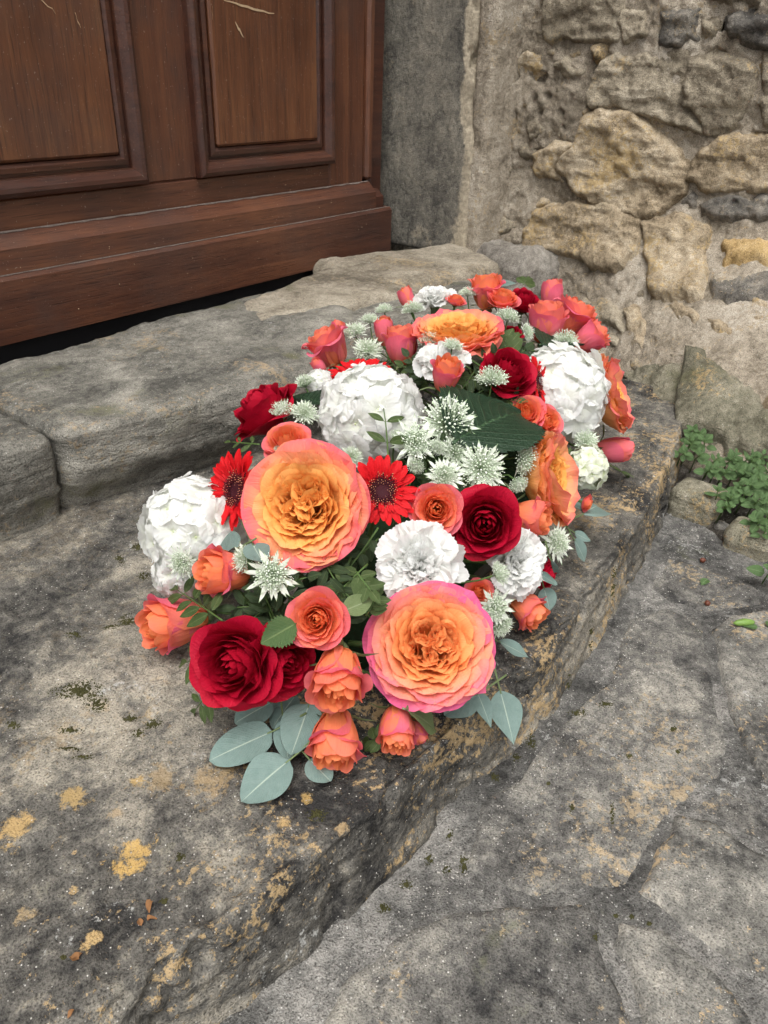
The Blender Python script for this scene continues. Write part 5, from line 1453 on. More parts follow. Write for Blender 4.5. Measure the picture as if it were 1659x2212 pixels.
    ('astrantia', 'astrantia', (0.5492, 0.5261, 0.1736), (-0.0594, -0.4357, 0.8982), 0.01831, 1.60, 1.00, (0.5706, 0.4529, 0.0852), 'astrantia', 'pale green astrantia in the arrangement', 'small astrantia between the dark red leaning rose and the hydrangea'),
    ('astrantia', 'astrantia', (0.5165, 0.2645, 0.0732), (-0.4714, -0.8133, 0.3410), 0.02167, 2.60, 1.00, (0.5022, 0.3585, 0.0507), 'astrantia', 'pale green astrantia in the arrangement', 'astrantia against the edge of the pink-edged rose'),
    ('astrantia', 'astrantia', (0.5223, 0.2595, 0.0522), (-0.3173, -0.9401, -0.1245), 0.01572, 3.30, 1.00, (0.5059, 0.3580, 0.0437), 'astrantia', 'pale green astrantia in the arrangement', 'lowest astrantia, beside the pink-edged rose'),
    ('astrantia', 'astrantia', (0.6568, 0.2753, 0.0690), (-0.1695, -0.8669, 0.4687), 0.02392, 0.40, 1.00, (0.6393, 0.3815, 0.0576), 'astrantia', 'pale green astrantia in the arrangement', 'astrantia at the right edge beside the right front carnation'),
    ('astrantia_c', 'astrantia', (0.5195, 0.2689, 0.1030), (0.3488, -0.7425, 0.5719), 0.01604, 1.40, 1.00, (0.5072, 0.3626, 0.0603), 'astrantia', 'pale green astrantia in the arrangement', 'half-closed astrantia lying on the right front carnation'),
    ('astrantia_c', 'astrantia', (0.6139, 0.3058, 0.1481), (-0.5815, -0.7963, -0.1665), 0.01386, 2.40, 1.00, (0.6061, 0.3870, 0.0812), 'astrantia', 'pale green astrantia in the arrangement', 'tiny closed astrantia right of the front red rose'),
    ('astrantia_c', 'astrantia', (0.5367, 0.3704, 0.1745), (-0.9355, -0.3511, -0.0390), 0.01198, 2.90, 1.00, (0.5399, 0.3993, 0.0895), 'astrantia', 'pale green astrantia in the arrangement', 'tiny closed astrantia above the forward-facing gerbera'),
    ('astrantia_c', 'astrantia', (0.5786, 0.3758, 0.1774), (-0.8848, -0.4503, -0.1197), 0.01248, 3.90, 1.00, (0.5815, 0.4059, 0.0931), 'astrantia', 'pale green astrantia in the arrangement', 'closed astrantia bud between the two starry middle ones'),
    ('astrantia_c', 'astrantia', (0.5633, 0.4158, 0.1769), (-0.3428, -0.4925, 0.8000), 0.01130, 4.40, 1.00, (0.5709, 0.4190, 0.0924), 'astrantia', 'pale green astrantia in the arrangement', 'round astrantia bud at the foot of the green sprig'),
    ('astrantia', 'astrantia', (0.5970, 0.3692, 0.1622), (-0.1296, -0.7188, 0.6831), 0.02051, 4.90, 1.00, (0.5978, 0.4053, 0.0887), 'astrantia', 'pale green astrantia in the arrangement', 'astrantia partly hidden behind the domed one'),
    ('astrantia', 'astrantia', (0.7683, 0.6400, 0.1848), (-0.1702, 0.1667, 0.9712), 0.02533, 0.20, 1.00, (0.8009, 0.5032, 0.0963), 'astrantia', 'pale green astrantia in the arrangement', 'astrantia left of the slim orange bud at the back'),
    ('astrantia', 'astrantia', (0.7285, 0.5863, 0.1830), (-0.2077, -0.2649, 0.9416), 0.02337, 0.90, 1.00, (0.7536, 0.4904, 0.0977), 'astrantia', 'pale green astrantia in the arrangement', 'astrantia under the slim orange bud at the back'),
    ('astrantia', 'astrantia', (0.8193, 0.6563, 0.1866), (0.1293, 0.0104, 0.9916), 0.02075, 1.90, 1.00, (0.8528, 0.5131, 0.1000), 'astrantia', 'pale green astrantia in the arrangement', 'small back astrantia behind the slim orange bud'),
    ('astrantia', 'astrantia', (0.7467, 0.5077, 0.2065), (0.1000, -0.0253, 0.9947), 0.01807, 2.20, 1.00, (0.7620, 0.4722, 0.1119), 'astrantia', 'pale green astrantia in the arrangement', 'astrantia right of the upright coral bud'),
    ('astrantia', 'astrantia', (0.7246, 0.4615, 0.2183), (0.1778, -0.0883, 0.9801), 0.01823, 3.20, 1.00, (0.7362, 0.4536, 0.1125), 'astrantia', 'pale green astrantia in the arrangement', 'astrantia in front of the peach rose, above white carnation'),
    ('astrantia', 'astrantia', (0.8900, 0.4855, 0.2095), (0.1778, -0.0883, 0.9801), 0.02153, 4.20, 1.00, (0.8991, 0.4809, 0.1244), 'astrantia', 'pale green astrantia in the arrangement', 'astrantia right of the peach rose'),
    ('astrantia', 'astrantia', (0.8863, 0.4567, 0.2003), (0.3043, -0.8932, 0.3310), 0.01890, 0.30, 1.00, (0.8917, 0.4697, 0.1206), 'astrantia', 'pale green astrantia in the arrangement', 'astrantia on a thin stem, nodding right near the pink buds'),
    ('astrantia', 'astrantia', (0.7243, 0.4063, 0.1912), (0.0503, 0.0770, 0.9958), 0.02301, 1.30, 1.00, (0.7277, 0.4333, 0.1071), 'astrantia', 'pale green astrantia in the arrangement', 'astrantia just above the dark toothed leaf'),
    ('astrantia', 'astrantia', (0.8464, 0.6527, 0.1959), (0.0768, 0.2303, 0.9701), 0.01973, 2.30, 1.00, (0.8791, 0.5165, 0.1045), 'astrantia', 'pale green astrantia in the arrangement', 'far small astrantia left of the tiny lone orange bud'),
    ('astrantia', 'astrantia', (0.8429, 0.6018, 0.2065), (0.0599, 0.2240, 0.9727), 0.02033, 3.30, 1.00, (0.8685, 0.5082, 0.1112), 'astrantia', 'pale green astrantia in the arrangement', 'far astrantia just below the tiny lone orange bud'),
    ('astrantia', 'astrantia', (0.9322, 0.5747, 0.2172), (0.1424, 0.1487, 0.9786), 0.01923, 4.30, 1.00, (0.9504, 0.5149, 0.1252), 'astrantia', 'pale green astrantia in the arrangement', 'far astrantia left of the tallest orange bud'),
    ('astrantia_c', 'astrantia', (0.6226, 0.5920, 0.1662), (-0.0728, 0.3793, 0.9224), 0.01764, 5.30, 1.00, (0.6510, 0.4757, 0.0836), 'astrantia', 'pale green astrantia in the arrangement', 'cup-shaped astrantia above the dark red leaning rose'),
    ('astrantia', 'astrantia', (0.9433, 0.4253, 0.1794), (0.1154, -0.0066, 0.9933), 0.02257, 0.80, 1.00, (0.9426, 0.4642, 0.1163), 'astrantia', 'pale green astrantia in the arrangement', 'astrantia on top of the right hydrangea'),
    ('astrantia', 'astrantia', (0.9691, 0.3906, 0.1570), (0.2158, -0.2180, 0.9518), 0.01788, 1.80, 1.00, (0.9623, 0.4539, 0.1095), 'astrantia', 'pale green astrantia in the arrangement', 'astrantia between right hydrangea and pink buds'),
    ('astrantia', 'astrantia', (0.8410, 0.3349, 0.0991), (-0.1387, -0.3437, 0.9288), 0.02141, 2.80, 1.00, (0.8281, 0.4187, 0.0806), 'astrantia', 'pale green astrantia in the arrangement', 'astrantia on top of the small greenish hydrangea'),
    ('astrantia', 'astrantia', (0.4922, 0.5066, 0.1588), (-0.3608, 0.2069, 0.9094), 0.01007, 2.80, 1.00, (0.5111, 0.4422, 0.0797), 'astrantia', 'pale green astrantia in the arrangement', 'tiny astrantia star left of the small orange rose'),
    ('astrantia', 'astrantia', (0.5158, 0.4331, 0.1671), (-0.0712, -0.4155, 0.9068), 0.01370, 2.80, 1.00, (0.5259, 0.4201, 0.0862), 'astrantia', 'pale green astrantia in the arrangement', 'astrantia peeping between yellow-orange rose and middle hydrangea'),
]
PROTO = {
    'garden_y': [garden_rose(1, M_ROSE_Y), garden_rose(12, M_ROSE_Y)],
    'garden_s': [garden_rose(32, M_ROSE_Y, -.16, (46, 34)), garden_rose(33, M_ROSE_Y, -.06, (46, 40))],
    'garden_p': [garden_rose(2, M_ROSE_P, .06, (58, 80))],
    'open': [spray_open(3, M_SPRAY), spray_open(13, M_SPRAY)],
    'bud': [spray_bud(4, M_SPRAY, 1.05, 1.0), spray_bud(14, M_SPRAY, .95, 1.05), spray_bud(34, M_SPRAY, 1.10, 1.0)],
    'budp': [spray_bud(24, M_SPRAY_PK), spray_bud(25, M_SPRAY_PK, 1.25, .92)],
    'tight': [spray_tight(5, M_SPRAY)],
    'tightp': [spray_tight(15, M_SPRAY_PK)],
    'red': [red_rose(6, M_RED), red_rose(16, M_RED)],
    'gerbera': [gerbera(7), gerbera(17)],
    'carnation': [carnation(8), carnation(18)],
    'hydrangea': [hydrangea(9, M_WHITE), hydrangea(19, M_WHITE)],
    'hydrangea_g': [hydrangea(29, M_WHITEGR, 26)],
    'astrantia': [astrantia(10), astrantia(20, .06, .62, .125), astrantia(21, .18, .78, .12), astrantia(22, .05, .62, .135)],
    'astrantia_c': [astrantia(11, 1.0)],
}
STEM_R = {'garden_rose': .0028, 'spray_rose': .0016, 'red_rose': .0026, 'gerbera': .0024, 'carnation': .0020, 'hydrangea': .003, 'astrantia': .0009}
count = {}
for kind, nm, base, ax, size, spin, sq, foot, cat, grp, lab in FLOWERS:
    k = count.get(kind, 0)
    count[kind] = k + 1
    r = put(PROTO[kind][k % len(PROTO[kind])], nm, base, ax, size, spin, lab, cat, grp, sq)
    b, a, ft = np.array(base), np.array(ax), np.array(foot)
    off = {'carnation': .6, 'hydrangea': .6, 'astrantia': .03}.get(nm, .12)
    s0 = b - a * size * off
    s0[2] = max(s0[2], .006)
    d = np.linalg.norm(ft - s0)
    m1 = s0 - a * d * .35
    m1[2] = max(m1[2], .006)
    add_stem(r, base, ax, size, sq, bez(s0, m1, ft * .7 + s0 * .3, ft), STEM_R[nm])

# foam block in a shallow tray, nearly hidden
fb = thing('floral_foam', 'dark green block of floral foam hidden under the flowers', 'foam', (.66, .44, 0))
def capsule(a, b, ra, rb, za, zb, n=24, m=14):
    a, b = np.array(a), np.array(b)
    V, F = [], []
    d = (b - a) / np.linalg.norm(b - a)
    s = np.array([-d[1], d[0]])
    for i in range(n):
        t = i / (n - 1)
        w = math.sin(math.pi * (0.06 + .88 * t)) ** .35
        c = a + (b - a) * t
        rr, zz = (ra + (rb - ra) * t) * w, (za + (zb - za) * t) * w
        for j in range(m):
            an = math.pi * j / (m - 1)
            p = c + s * math.cos(an) * rr
            V.append((p[0], p[1], .012 + math.sin(an) ** .6 * zz))
    F = [(i * m + j, i * m + j + 1, (i + 1) * m + j + 1, (i + 1) * m + j) for i in range(n - 1) for j in range(m - 1)]
    F += [tuple(range(m)), tuple((n - 1) * m + j for j in range(m))[::-1]]
    V = np.array(V)
    V += .004 * np.stack([fbm(V, 30, 3), fbm(V + 5, 30, 3), fbm(V + 9, 30, 3) * (V[:, 2] > .02)], 1)
    return V, F
V, F = capsule((.40, .385), (.95, .485), .072, .090, .062, .105)
link('foam_block', make_mesh('foam_block', V, F, M_FOAM), fb)
V, F = capsule((.395, .384), (.955, .486), .078, .095, .018, .018)
V[:, 2] -= .008
link('tray', make_mesh('tray', V, F, M_TRAY), fb)

# foliage
LANCE = [leaf_mesh(M_LEAF, L=1, W=.165, shape='lance', bend=.12, fold=.25, seed=k) for k in range(3)]
LANCE_D = [leaf_mesh(M_LEAFD, L=1, W=.19, shape='lance', bend=.15, fold=.25, seed=k + 5) for k in range(3)]
ROUND = [leaf_mesh(M_LEAF, L=1, W=.30, shape='ovate', bend=.12, fold=.2, seed=k + 9) for k in range(2)]
ROUND_D = [leaf_mesh(M_LEAFD, L=1, W=.30, shape='ovate', bend=.12, fold=.2, seed=k + 19) for k in range(2)]
FILLERS = [  # base, tip, facing
    ((0.4596, 0.3543, 0.1466), (0.4180, 0.3596, 0.1145), (-0.6987, -0.6270, 0.3444)),
    ((0.3718, 0.4205, 0.1132), (0.3690, 0.3637, 0.1151), (-0.2323, -0.4953, 0.8371)),
    ((0.4271, 0.3581, 0.1306), (0.3872, 0.3457, 0.1069), (-0.5574, -0.5845, 0.5896)),
    ((0.3783, 0.3812, 0.0725), (0.3766, 0.4197, 0.1130), (-0.5508, -0.2117, 0.8074)),
    ((0.6693, 0.3811, 0.1170), (0.6930, 0.3641, 0.1535), (-0.5025, -0.7454, 0.4381)),
    ((0.7296, 0.3840, 0.1398), (0.6951, 0.3695, 0.1235), (-0.6297, -0.0758, 0.7732)),
    ((0.6432, 0.3412, 0.1319), (0.6128, 0.3769, 0.1531), (-0.8327, -0.2790, 0.4783)),
    ((0.3659, 0.3837, 0.0717), (0.3513, 0.3932, 0.1336), (-0.4741, -0.3250, 0.8183)),
    ((0.6588, 0.3397, 0.1208), (0.6223, 0.3681, 0.1335), (-0.4735, -0.1593, 0.8663)),
    ((0.8175, 0.4573, 0.1523), (0.8567, 0.4385, 0.1894), (-0.4987, -0.3538, 0.7913)),
    ((0.8555, 0.4820, 0.1750), (0.8834, 0.4425, 0.1762), (-0.6129, -0.7059, 0.3551)),
    ((0.7527, 0.4974, 0.1550), (0.7219, 0.5249, 0.1819), (-0.7206, -0.3720, 0.5851)),
    ((0.5925, 0.3551, 0.1118), (0.5595, 0.3757, 0.1517), (-0.6252, -0.1383, 0.7681)),
    ((0.4147, 0.3849, 0.1346), (0.3964, 0.3381, 0.1161), (-0.7216, -0.3678, 0.5865)),
    ((0.7044, 0.3643, 0.1332), (0.6695, 0.4043, 0.1393), (-0.5226, -0.1667, 0.8362)),
    ((0.7495, 0.4051, 0.1633), (0.7105, 0.3864, 0.1351), (-0.7720, -0.3031, 0.5587)),
    ((0.7389, 0.4020, 0.1199), (0.7557, 0.3942, 0.1623), (-0.4797, -0.8184, 0.3163)),
    ((0.5712, 0.3753, 0.1445), (0.5780, 0.3346, 0.1317), (-0.6438, -0.0796, 0.7610)),
    ((0.6090, 0.3884, 0.1202), (0.6153, 0.3521, 0.1359), (-0.8772, -0.3606, 0.3170)),
    ((0.7882, 0.4205, 0.1588), (0.7699, 0.4661, 0.1818), (-0.3818, -0.2733, 0.8829)),
    ((0.4035, 0.4026, 0.1170), (0.3622, 0.4195, 0.0887), (-0.4458, -0.3542, 0.8221)),
    ((0.7871, 0.4232, 0.1339), (0.7733, 0.4332, 0.2057), (-0.7001, -0.5108, 0.4989)),
    ((0.6129, 0.3707, 0.1170), (0.6343, 0.3754, 0.1628), (-0.4617, -0.7976, 0.3882)),
    ((0.7501, 0.4435, 0.1555), (0.7727, 0.4020, 0.1522), (-0.8098, -0.2586, 0.5266)),
    ((0.4214, 0.3378, 0.1038), (0.4072, 0.3701, 0.1325), (-0.6897, -0.5782, 0.4359)),
    ((0.7517, 0.5851, 0.1660), (0.7683, 0.5244, 0.1703), (-0.2216, -0.4610, 0.8593)),
    ((0.7233, 0.4387, 0.1594), (0.7538, 0.4167, 0.1814), (-0.8389, -0.2028, 0.5051)),
    ((0.4731, 0.3639, 0.1253), (0.4224, 0.3685, 0.1107), (-0.5998, -0.4403, 0.6681)),
    ((0.7554, 0.4151, 0.1462), (0.7571, 0.4386, 0.1791), (-0.6803, -0.3146, 0.6620)),
    ((0.3763, 0.3968, 0.0987), (0.3982, 0.3906, 0.1331), (-0.4530, -0.7168, 0.5300)),
    ((0.6396, 0.3573, 0.1443), (0.5941, 0.3754, 0.1141), (-0.7986, -0.2030, 0.5666)),
    ((0.7684, 0.5671, 0.1449), (0.7762, 0.5595, 0.1982), (-0.5113, -0.1690, 0.8426)),
    ((0.6459, 0.3843, 0.1565), (0.6117, 0.3475, 0.1233), (-0.4316, -0.4391, 0.7880)),
    ((0.8628, 0.4753, 0.1729), (0.8912, 0.4406, 0.1799), (-0.3981, -0.3635, 0.8423)),
    ((0.5780, 0.3895, 0.1234), (0.5770, 0.3872, 0.1677), (-0.8532, -0.3428, 0.3933)),
    ((0.6097, 0.3535, 0.1164), (0.6251, 0.3617, 0.1601), (-0.7395, -0.5734, 0.3526)),
    ((0.7160, 0.4230, 0.1338), (0.7540, 0.3888, 0.1620), (-0.4396, -0.3518, 0.8264)),
    ((0.3821, 0.3899, 0.1058), (0.3428, 0.4068, 0.0810), (-0.4299, -0.6451, 0.6317)),
    ((0.8571, 0.4970, 0.1805), (0.8574, 0.4300, 0.1618), (-0.2691, -0.5158, 0.8134)),
    ((0.5833, 0.4114, 0.1276), (0.6022, 0.3623, 0.1609), (-0.4418, -0.1595, 0.8828)),
    ((0.6018, 0.3659, 0.1161), (0.6143, 0.3654, 0.1662), (-0.4812, -0.7720, 0.4152)),
    ((0.7597, 0.4482, 0.1882), (0.7154, 0.4467, 0.1605), (-0.3742, -0.6669, 0.6443)),
    ((0.4425, 0.3219, 0.1082), (0.3948, 0.3557, 0.0988), (-0.6963, -0.0955, 0.7114)),
    ((0.5262, 0.3776, 0.1184), (0.5607, 0.3423, 0.1447), (-0.7476, -0.5396, 0.3871)),
    ((0.3612, 0.3827, 0.0766), (0.3571, 0.3977, 0.1209), (-0.4242, -0.4366, 0.7934)),
    ((0.7279, 0.4911, 0.1616), (0.7253, 0.5211, 0.1933), (-0.6346, -0.5668, 0.5254)),
    ((0.8178, 0.6339, 0.1786), (0.8268, 0.5778, 0.1756), (-0.5412, -0.2601, 0.7996)),
    ((0.7762, 0.5965, 0.1544), (0.7884, 0.5641, 0.2003), (-0.3447, -0.4906, 0.8003)),
    ((0.7848, 0.4449, 0.1917), (0.7554, 0.4230, 0.1414), (-0.8380, -0.3072, 0.4510)),
    ((0.6010, 0.3782, 0.1382), (0.6013, 0.3347, 0.1277), (-0.6438, -0.4395, 0.6264)),
    ((0.4097, 0.3150, 0.0920), (0.3950, 0.3357, 0.1207), (-0.6686, -0.6388, 0.3807)),
    ((0.6371, 0.3785, 0.1478), (0.6287, 0.3415, 0.1349), (-0.5945, -0.6249, 0.5060)),
    ((0.6270, 0.3874, 0.1464), (0.6161, 0.3504, 0.1269), (-0.6299, -0.1270, 0.7662)),
    ((0.5854, 0.3825, 0.1222), (0.5882, 0.4003, 0.1530), (-0.8050, -0.3957, 0.4421)),
    ((0.3672, 0.4160, 0.0947), (0.3866, 0.3715, 0.1249), (-0.7067, -0.2215, 0.6719)),
    ((0.7157, 0.4162, 0.1601), (0.7220, 0.3673, 0.1332), (-0.5355, -0.1264, 0.8350)),
    ((0.7466, 0.3704, 0.1243), (0.7447, 0.4053, 0.1669), (-0.3240, -0.6663, 0.6716)),
    ((0.6264, 0.3592, 0.1077), (0.5940, 0.3854, 0.1485), (-0.3171, -0.6756, 0.6656)),
    ((0.7608, 0.4228, 0.1441), (0.7654, 0.4405, 0.1947), (-0.3802, -0.6501, 0.6579)),
    ((0.8048, 0.4216, 0.1609), (0.7549, 0.4527, 0.1808), (-0.2927, -0.5828, 0.7581)),
    ((0.5646, 0.3536, 0.1122), (0.5494, 0.3692, 0.1632), (-0.2792, -0.5308, 0.8002)),
    ((0.7787, 0.4546, 0.1802), (0.7802, 0.4116, 0.1599), (-0.6006, -0.2801, 0.7488)),
    ((0.7864, 0.4704, 0.1704), (0.7982, 0.4277, 0.1700), (-0.6069, -0.7085, 0.3601)),
    ((0.8485, 0.4849, 0.1713), (0.8372, 0.4198, 0.1613), (-0.5803, -0.4488, 0.6796)),
    ((0.6262, 0.3981, 0.1395), (0.6073, 0.3497, 0.1176), (-0.4826, -0.2916, 0.8259)),
    ((0.6466, 0.3423, 0.1369), (0.5879, 0.3629, 0.1401), (-0.7114, -0.1304, 0.6906)),
    ((0.7387, 0.4634, 0.1496), (0.7229, 0.4971, 0.1933), (-0.7145, -0.1877, 0.6740)),
    ((0.4052, 0.4106, 0.1209), (0.3712, 0.4072, 0.1014), (-0.4020, -0.1936, 0.8949)),
    ((0.5797, 0.3753, 0.1050), (0.5934, 0.3814, 0.1646), (-0.1937, -0.4802, 0.8555)),
    ((0.6249, 0.3809, 0.1391), (0.6131, 0.3365, 0.1239), (-0.4882, -0.3505, 0.7993)),
    ((0.8084, 0.4443, 0.1785), (0.7884, 0.4270, 0.1435), (-0.4501, -0.6278, 0.6351)),
    ((0.4338, 0.3445, 0.1261), (0.3777, 0.3450, 0.1117), (-0.5702, -0.6308, 0.5263)),
    ((0.5984, 0.3944, 0.1376), (0.5998, 0.3490, 0.1347), (-0.8288, -0.3620, 0.4267)),
    ((0.5532, 0.3798, 0.1405), (0.5492, 0.3226, 0.1200), (-0.6539, -0.0714, 0.7532)),
    ((0.7711, 0.4439, 0.1838), (0.7371, 0.4134, 0.1343), (-0.7644, -0.5408, 0.3510)),
    ((0.7011, 0.3588, 0.1314), (0.6809, 0.3973, 0.1465), (-0.4375, -0.6168, 0.6543)),
    ((0.7356, 0.5316, 0.1468), (0.7507, 0.4936, 0.1962), (-0.6532, -0.4454, 0.6124)),
    ((0.7418, 0.4481, 0.1535), (0.7532, 0.3891, 0.1667), (-0.4888, -0.2916, 0.8223)),
    ((0.7471, 0.4104, 0.1390), (0.7401, 0.4189, 0.1844), (-0.8292, -0.1867, 0.5269)),
    ((0.3783, 0.3896, 0.0899), (0.3493, 0.4175, 0.0929), (-0.3967, -0.6087, 0.6871)),
]
for k, (b, t, u) in enumerate(FILLERS):
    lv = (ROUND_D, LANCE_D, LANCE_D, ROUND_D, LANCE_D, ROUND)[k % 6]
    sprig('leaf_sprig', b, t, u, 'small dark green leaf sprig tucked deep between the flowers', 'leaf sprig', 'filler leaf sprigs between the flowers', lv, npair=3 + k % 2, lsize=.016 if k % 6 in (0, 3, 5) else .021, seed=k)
NAMED_SPRIGS = [
    ('lance', (0.5185, 0.3909, 0.1822), (0.5847, 0.4488, 0.1936), (-0.4708, -0.5902, 0.6557), 2, 0.0290, 'green sprig of narrow leaves standing in front of the middle hydrangea'),
    ('lance', (0.3174, 0.3989, 0.1076), (0.3514, 0.5008, 0.0704), (-0.4393, -0.4332, 0.7870), 4, 0.0315, 'green sprig of narrow leaves crossing the lower left orange rose'),
    ('lance', (0.3114, 0.4006, 0.0821), (0.3127, 0.4453, 0.0415), (-0.3895, -0.3880, 0.8354), 2, 0.0281, 'narrow green leaves poking out left of the big open red rose'),
    ('lance', (0.2999, 0.3898, 0.0617), (0.2993, 0.4214, 0.0120), (-0.3895, -0.3880, 0.8354), 3, 0.0254, 'narrow green leaf sprig under the left side of the big red rose'),
    ('lance', (0.4900, 0.5318, 0.1596), (0.4885, 0.5720, 0.1501), (-0.3895, -0.3880, 0.8354), 2, 0.0144, 'thin pale sprig beside the leaning dark red rose'),
    ('round', (0.3919, 0.3223, 0.1500), (0.3848, 0.3024, 0.1455), (-0.6009, -0.4473, 0.6624), 3, 0.0157, 'small rounded green leaves just below the largest yellow-orange rose'),
    ('round', (0.3816, 0.3039, 0.1220), (0.3914, 0.3019, 0.1354), (-0.6009, -0.4473, 0.6624), 3, 0.0144, 'small rounded green leaves beside the round open orange rose'),
    ('round', (0.3614, 0.2660, 0.0278), (0.3646, 0.2825, 0.0140), (-0.4463, -0.3192, 0.8360), 2, 0.0167, 'small rounded leaves between the two lowest orange buds'),
    ('round', (0.8168, 0.4344, 0.1920), (0.8259, 0.4544, 0.2055), (-0.6009, -0.4473, 0.6624), 3, 0.0271, 'small green leaves between the peach rose and white hydrangea'),
    ('lance', (0.7541, 0.3228, 0.1179), (0.7729, 0.3184, 0.1036), (-0.6009, -0.4473, 0.6624), 2, 0.0181, 'green leaf tips by the small greenish hydrangea'),
    ('round', (1.0259, 0.5404, 0.2218), (1.0477, 0.5452, 0.2237), (-0.5506, -0.4052, 0.7298), 2, 0.0203, 'green leaf showing above the far red rose'),
    ('lance', (0.8985, 0.3234, 0.0547), (0.9721, 0.3209, 0.0100), (-0.0431, 0.0038, 0.9991), 2, 0.0256, 'dark leaf lying on the step right of the arrangement'),
]
for k, (kind, b, t, u, npair, ls, lab) in enumerate(NAMED_SPRIGS):
    sprig('leaf_sprig', b, t, u, lab, 'leaf sprig', 'green leaf sprigs in the arrangement', LANCE if kind == 'lance' else ROUND, npair=npair, lsize=ls, seed=60 + k, spread=52)
EUCALYPTUS = [  # base, tip, facing, half width ratio, outline, label
    ((0.3151, 0.3457, 0.0220), (0.2694, 0.3722, 0.0100), (-0.2186, -0.1354, 0.9664), 0.335, 'round', 'broad grey-green eucalyptus leaf pointing left on the step'),
    ((0.3036, 0.3152, 0.0200), (0.2590, 0.3244, 0.0100), (-0.2186, -0.1354, 0.9664), 0.400, 'round', 'lowest grey-green eucalyptus leaf lying flat on the step'),
    ((0.3487, 0.3355, 0.0340), (0.3084, 0.3175, 0.0180), (-0.2186, -0.1354, 0.9664), 0.360, 'round', 'grey-green eucalyptus leaf left of the lowest orange bud'),
    ((0.3274, 0.3449, 0.0260), (0.3087, 0.3220, 0.0120), (-0.2186, -0.1354, 0.9664), 0.300, 'round', 'small folded eucalyptus leaf between two broad ones'),
    ((0.3343, 0.3634, 0.0300), (0.3060, 0.3819, 0.0160), (-0.2186, -0.1354, 0.9664), 0.420, 'round', 'eucalyptus leaf half hidden under the big red rose'),
    ((0.3542, 0.3558, 0.0280), (0.3233, 0.3560, 0.0140), (-0.2186, -0.1354, 0.9664), 0.340, 'round', 'shaded eucalyptus leaf behind the front leaves'),
    ((0.3169, 0.3064, 0.0160), (0.3146, 0.2813, 0.0100), (-0.2186, -0.1354, 0.9664), 0.420, 'round', 'round eucalyptus leaf under the lowest orange bud'),
    ((0.4955, 0.2361, 0.0040), (0.4678, 0.2018, -0.0180), (-0.2186, -0.1354, 0.9664), 0.300, 'diamond', 'pointed eucalyptus leaf hanging over the step edge at the front'),
    ((0.4692, 0.2456, 0.0160), (0.4540, 0.2191, 0.0000), (-0.2186, -0.1354, 0.9664), 0.220, 'diamond', 'narrow eucalyptus leaf beside the pointed hanging one'),
    ((0.4595, 0.2401, 0.0220), (0.4312, 0.2551, 0.0120), (-0.2186, -0.1354, 0.9664), 0.420, 'round', 'eucalyptus leaf tucked under the pink-edged rose'),
    ((0.4296, 0.2626, 0.0220), (0.4209, 0.2642, 0.0140), (-0.2186, -0.1354, 0.9664), 0.400, 'round', 'tiny eucalyptus leaf between pink-edged rose and small bud'),
    ((0.5248, 0.2592, 0.0300), (0.5468, 0.2320, 0.0120), (-0.2186, -0.1354, 0.9664), 0.200, 'diamond', 'eucalyptus leaf pointing right below the lowest astrantia'),
    ((0.3578, 0.3321, 0.0500), (0.3510, 0.3393, 0.0300), (-0.2186, -0.1354, 0.9664), 0.500, 'round', 'eucalyptus leaf behind the upper downward bud'),
    ((0.3715, 0.4394, 0.1322), (0.3690, 0.5012, 0.0920), (-0.2186, -0.1354, 0.9664), 0.340, 'round', 'eucalyptus leaf behind the left coral bud'),
    ((0.3734, 0.4205, 0.1438), (0.3588, 0.3918, 0.1430), (-0.2186, -0.1354, 0.9664), 0.340, 'round', 'eucalyptus leaf beneath the largest rose'),
    ((0.6032, 0.2555, 0.0500), (0.5992, 0.2427, 0.0300), (-0.2186, -0.1354, 0.9664), 0.450, 'round', 'eucalyptus leaf beside the hidden red rose'),
    ((0.5942, 0.2587, 0.0700), (0.6043, 0.2423, 0.0600), (-0.2186, -0.1354, 0.9664), 0.280, 'round', 'eucalyptus leaf crossing the hidden red rose'),
    ((0.7223, 0.2799, 0.0400), (0.7293, 0.2620, 0.0150), (-0.2186, -0.1354, 0.9664), 0.300, 'round', 'eucalyptus leaf at the right edge beside the step'),
    ((0.7360, 0.2866, 0.0400), (0.7457, 0.2696, 0.0300), (-0.2186, -0.1354, 0.9664), 0.320, 'round', 'shaded eucalyptus leaf at the right edge'),
    ((0.7649, 0.2908, 0.0500), (0.8199, 0.2960, 0.0400), (-0.2186, -0.1354, 0.9664), 0.450, 'round', 'eucalyptus leaf below the small greenish hydrangea'),
    ((0.5947, 0.2494, 0.0900), (0.6082, 0.2484, 0.0700), (-0.2186, -0.1354, 0.9664), 0.350, 'round', 'eucalyptus leaf over the hidden red rose'),
    ((1.0056, 0.5702, 0.2167), (1.0608, 0.5998, 0.2210), (-0.2186, -0.1354, 0.9664), 0.450, 'round', 'eucalyptus leaf behind the tallest orange bud'),
]
EU_MESH = {}
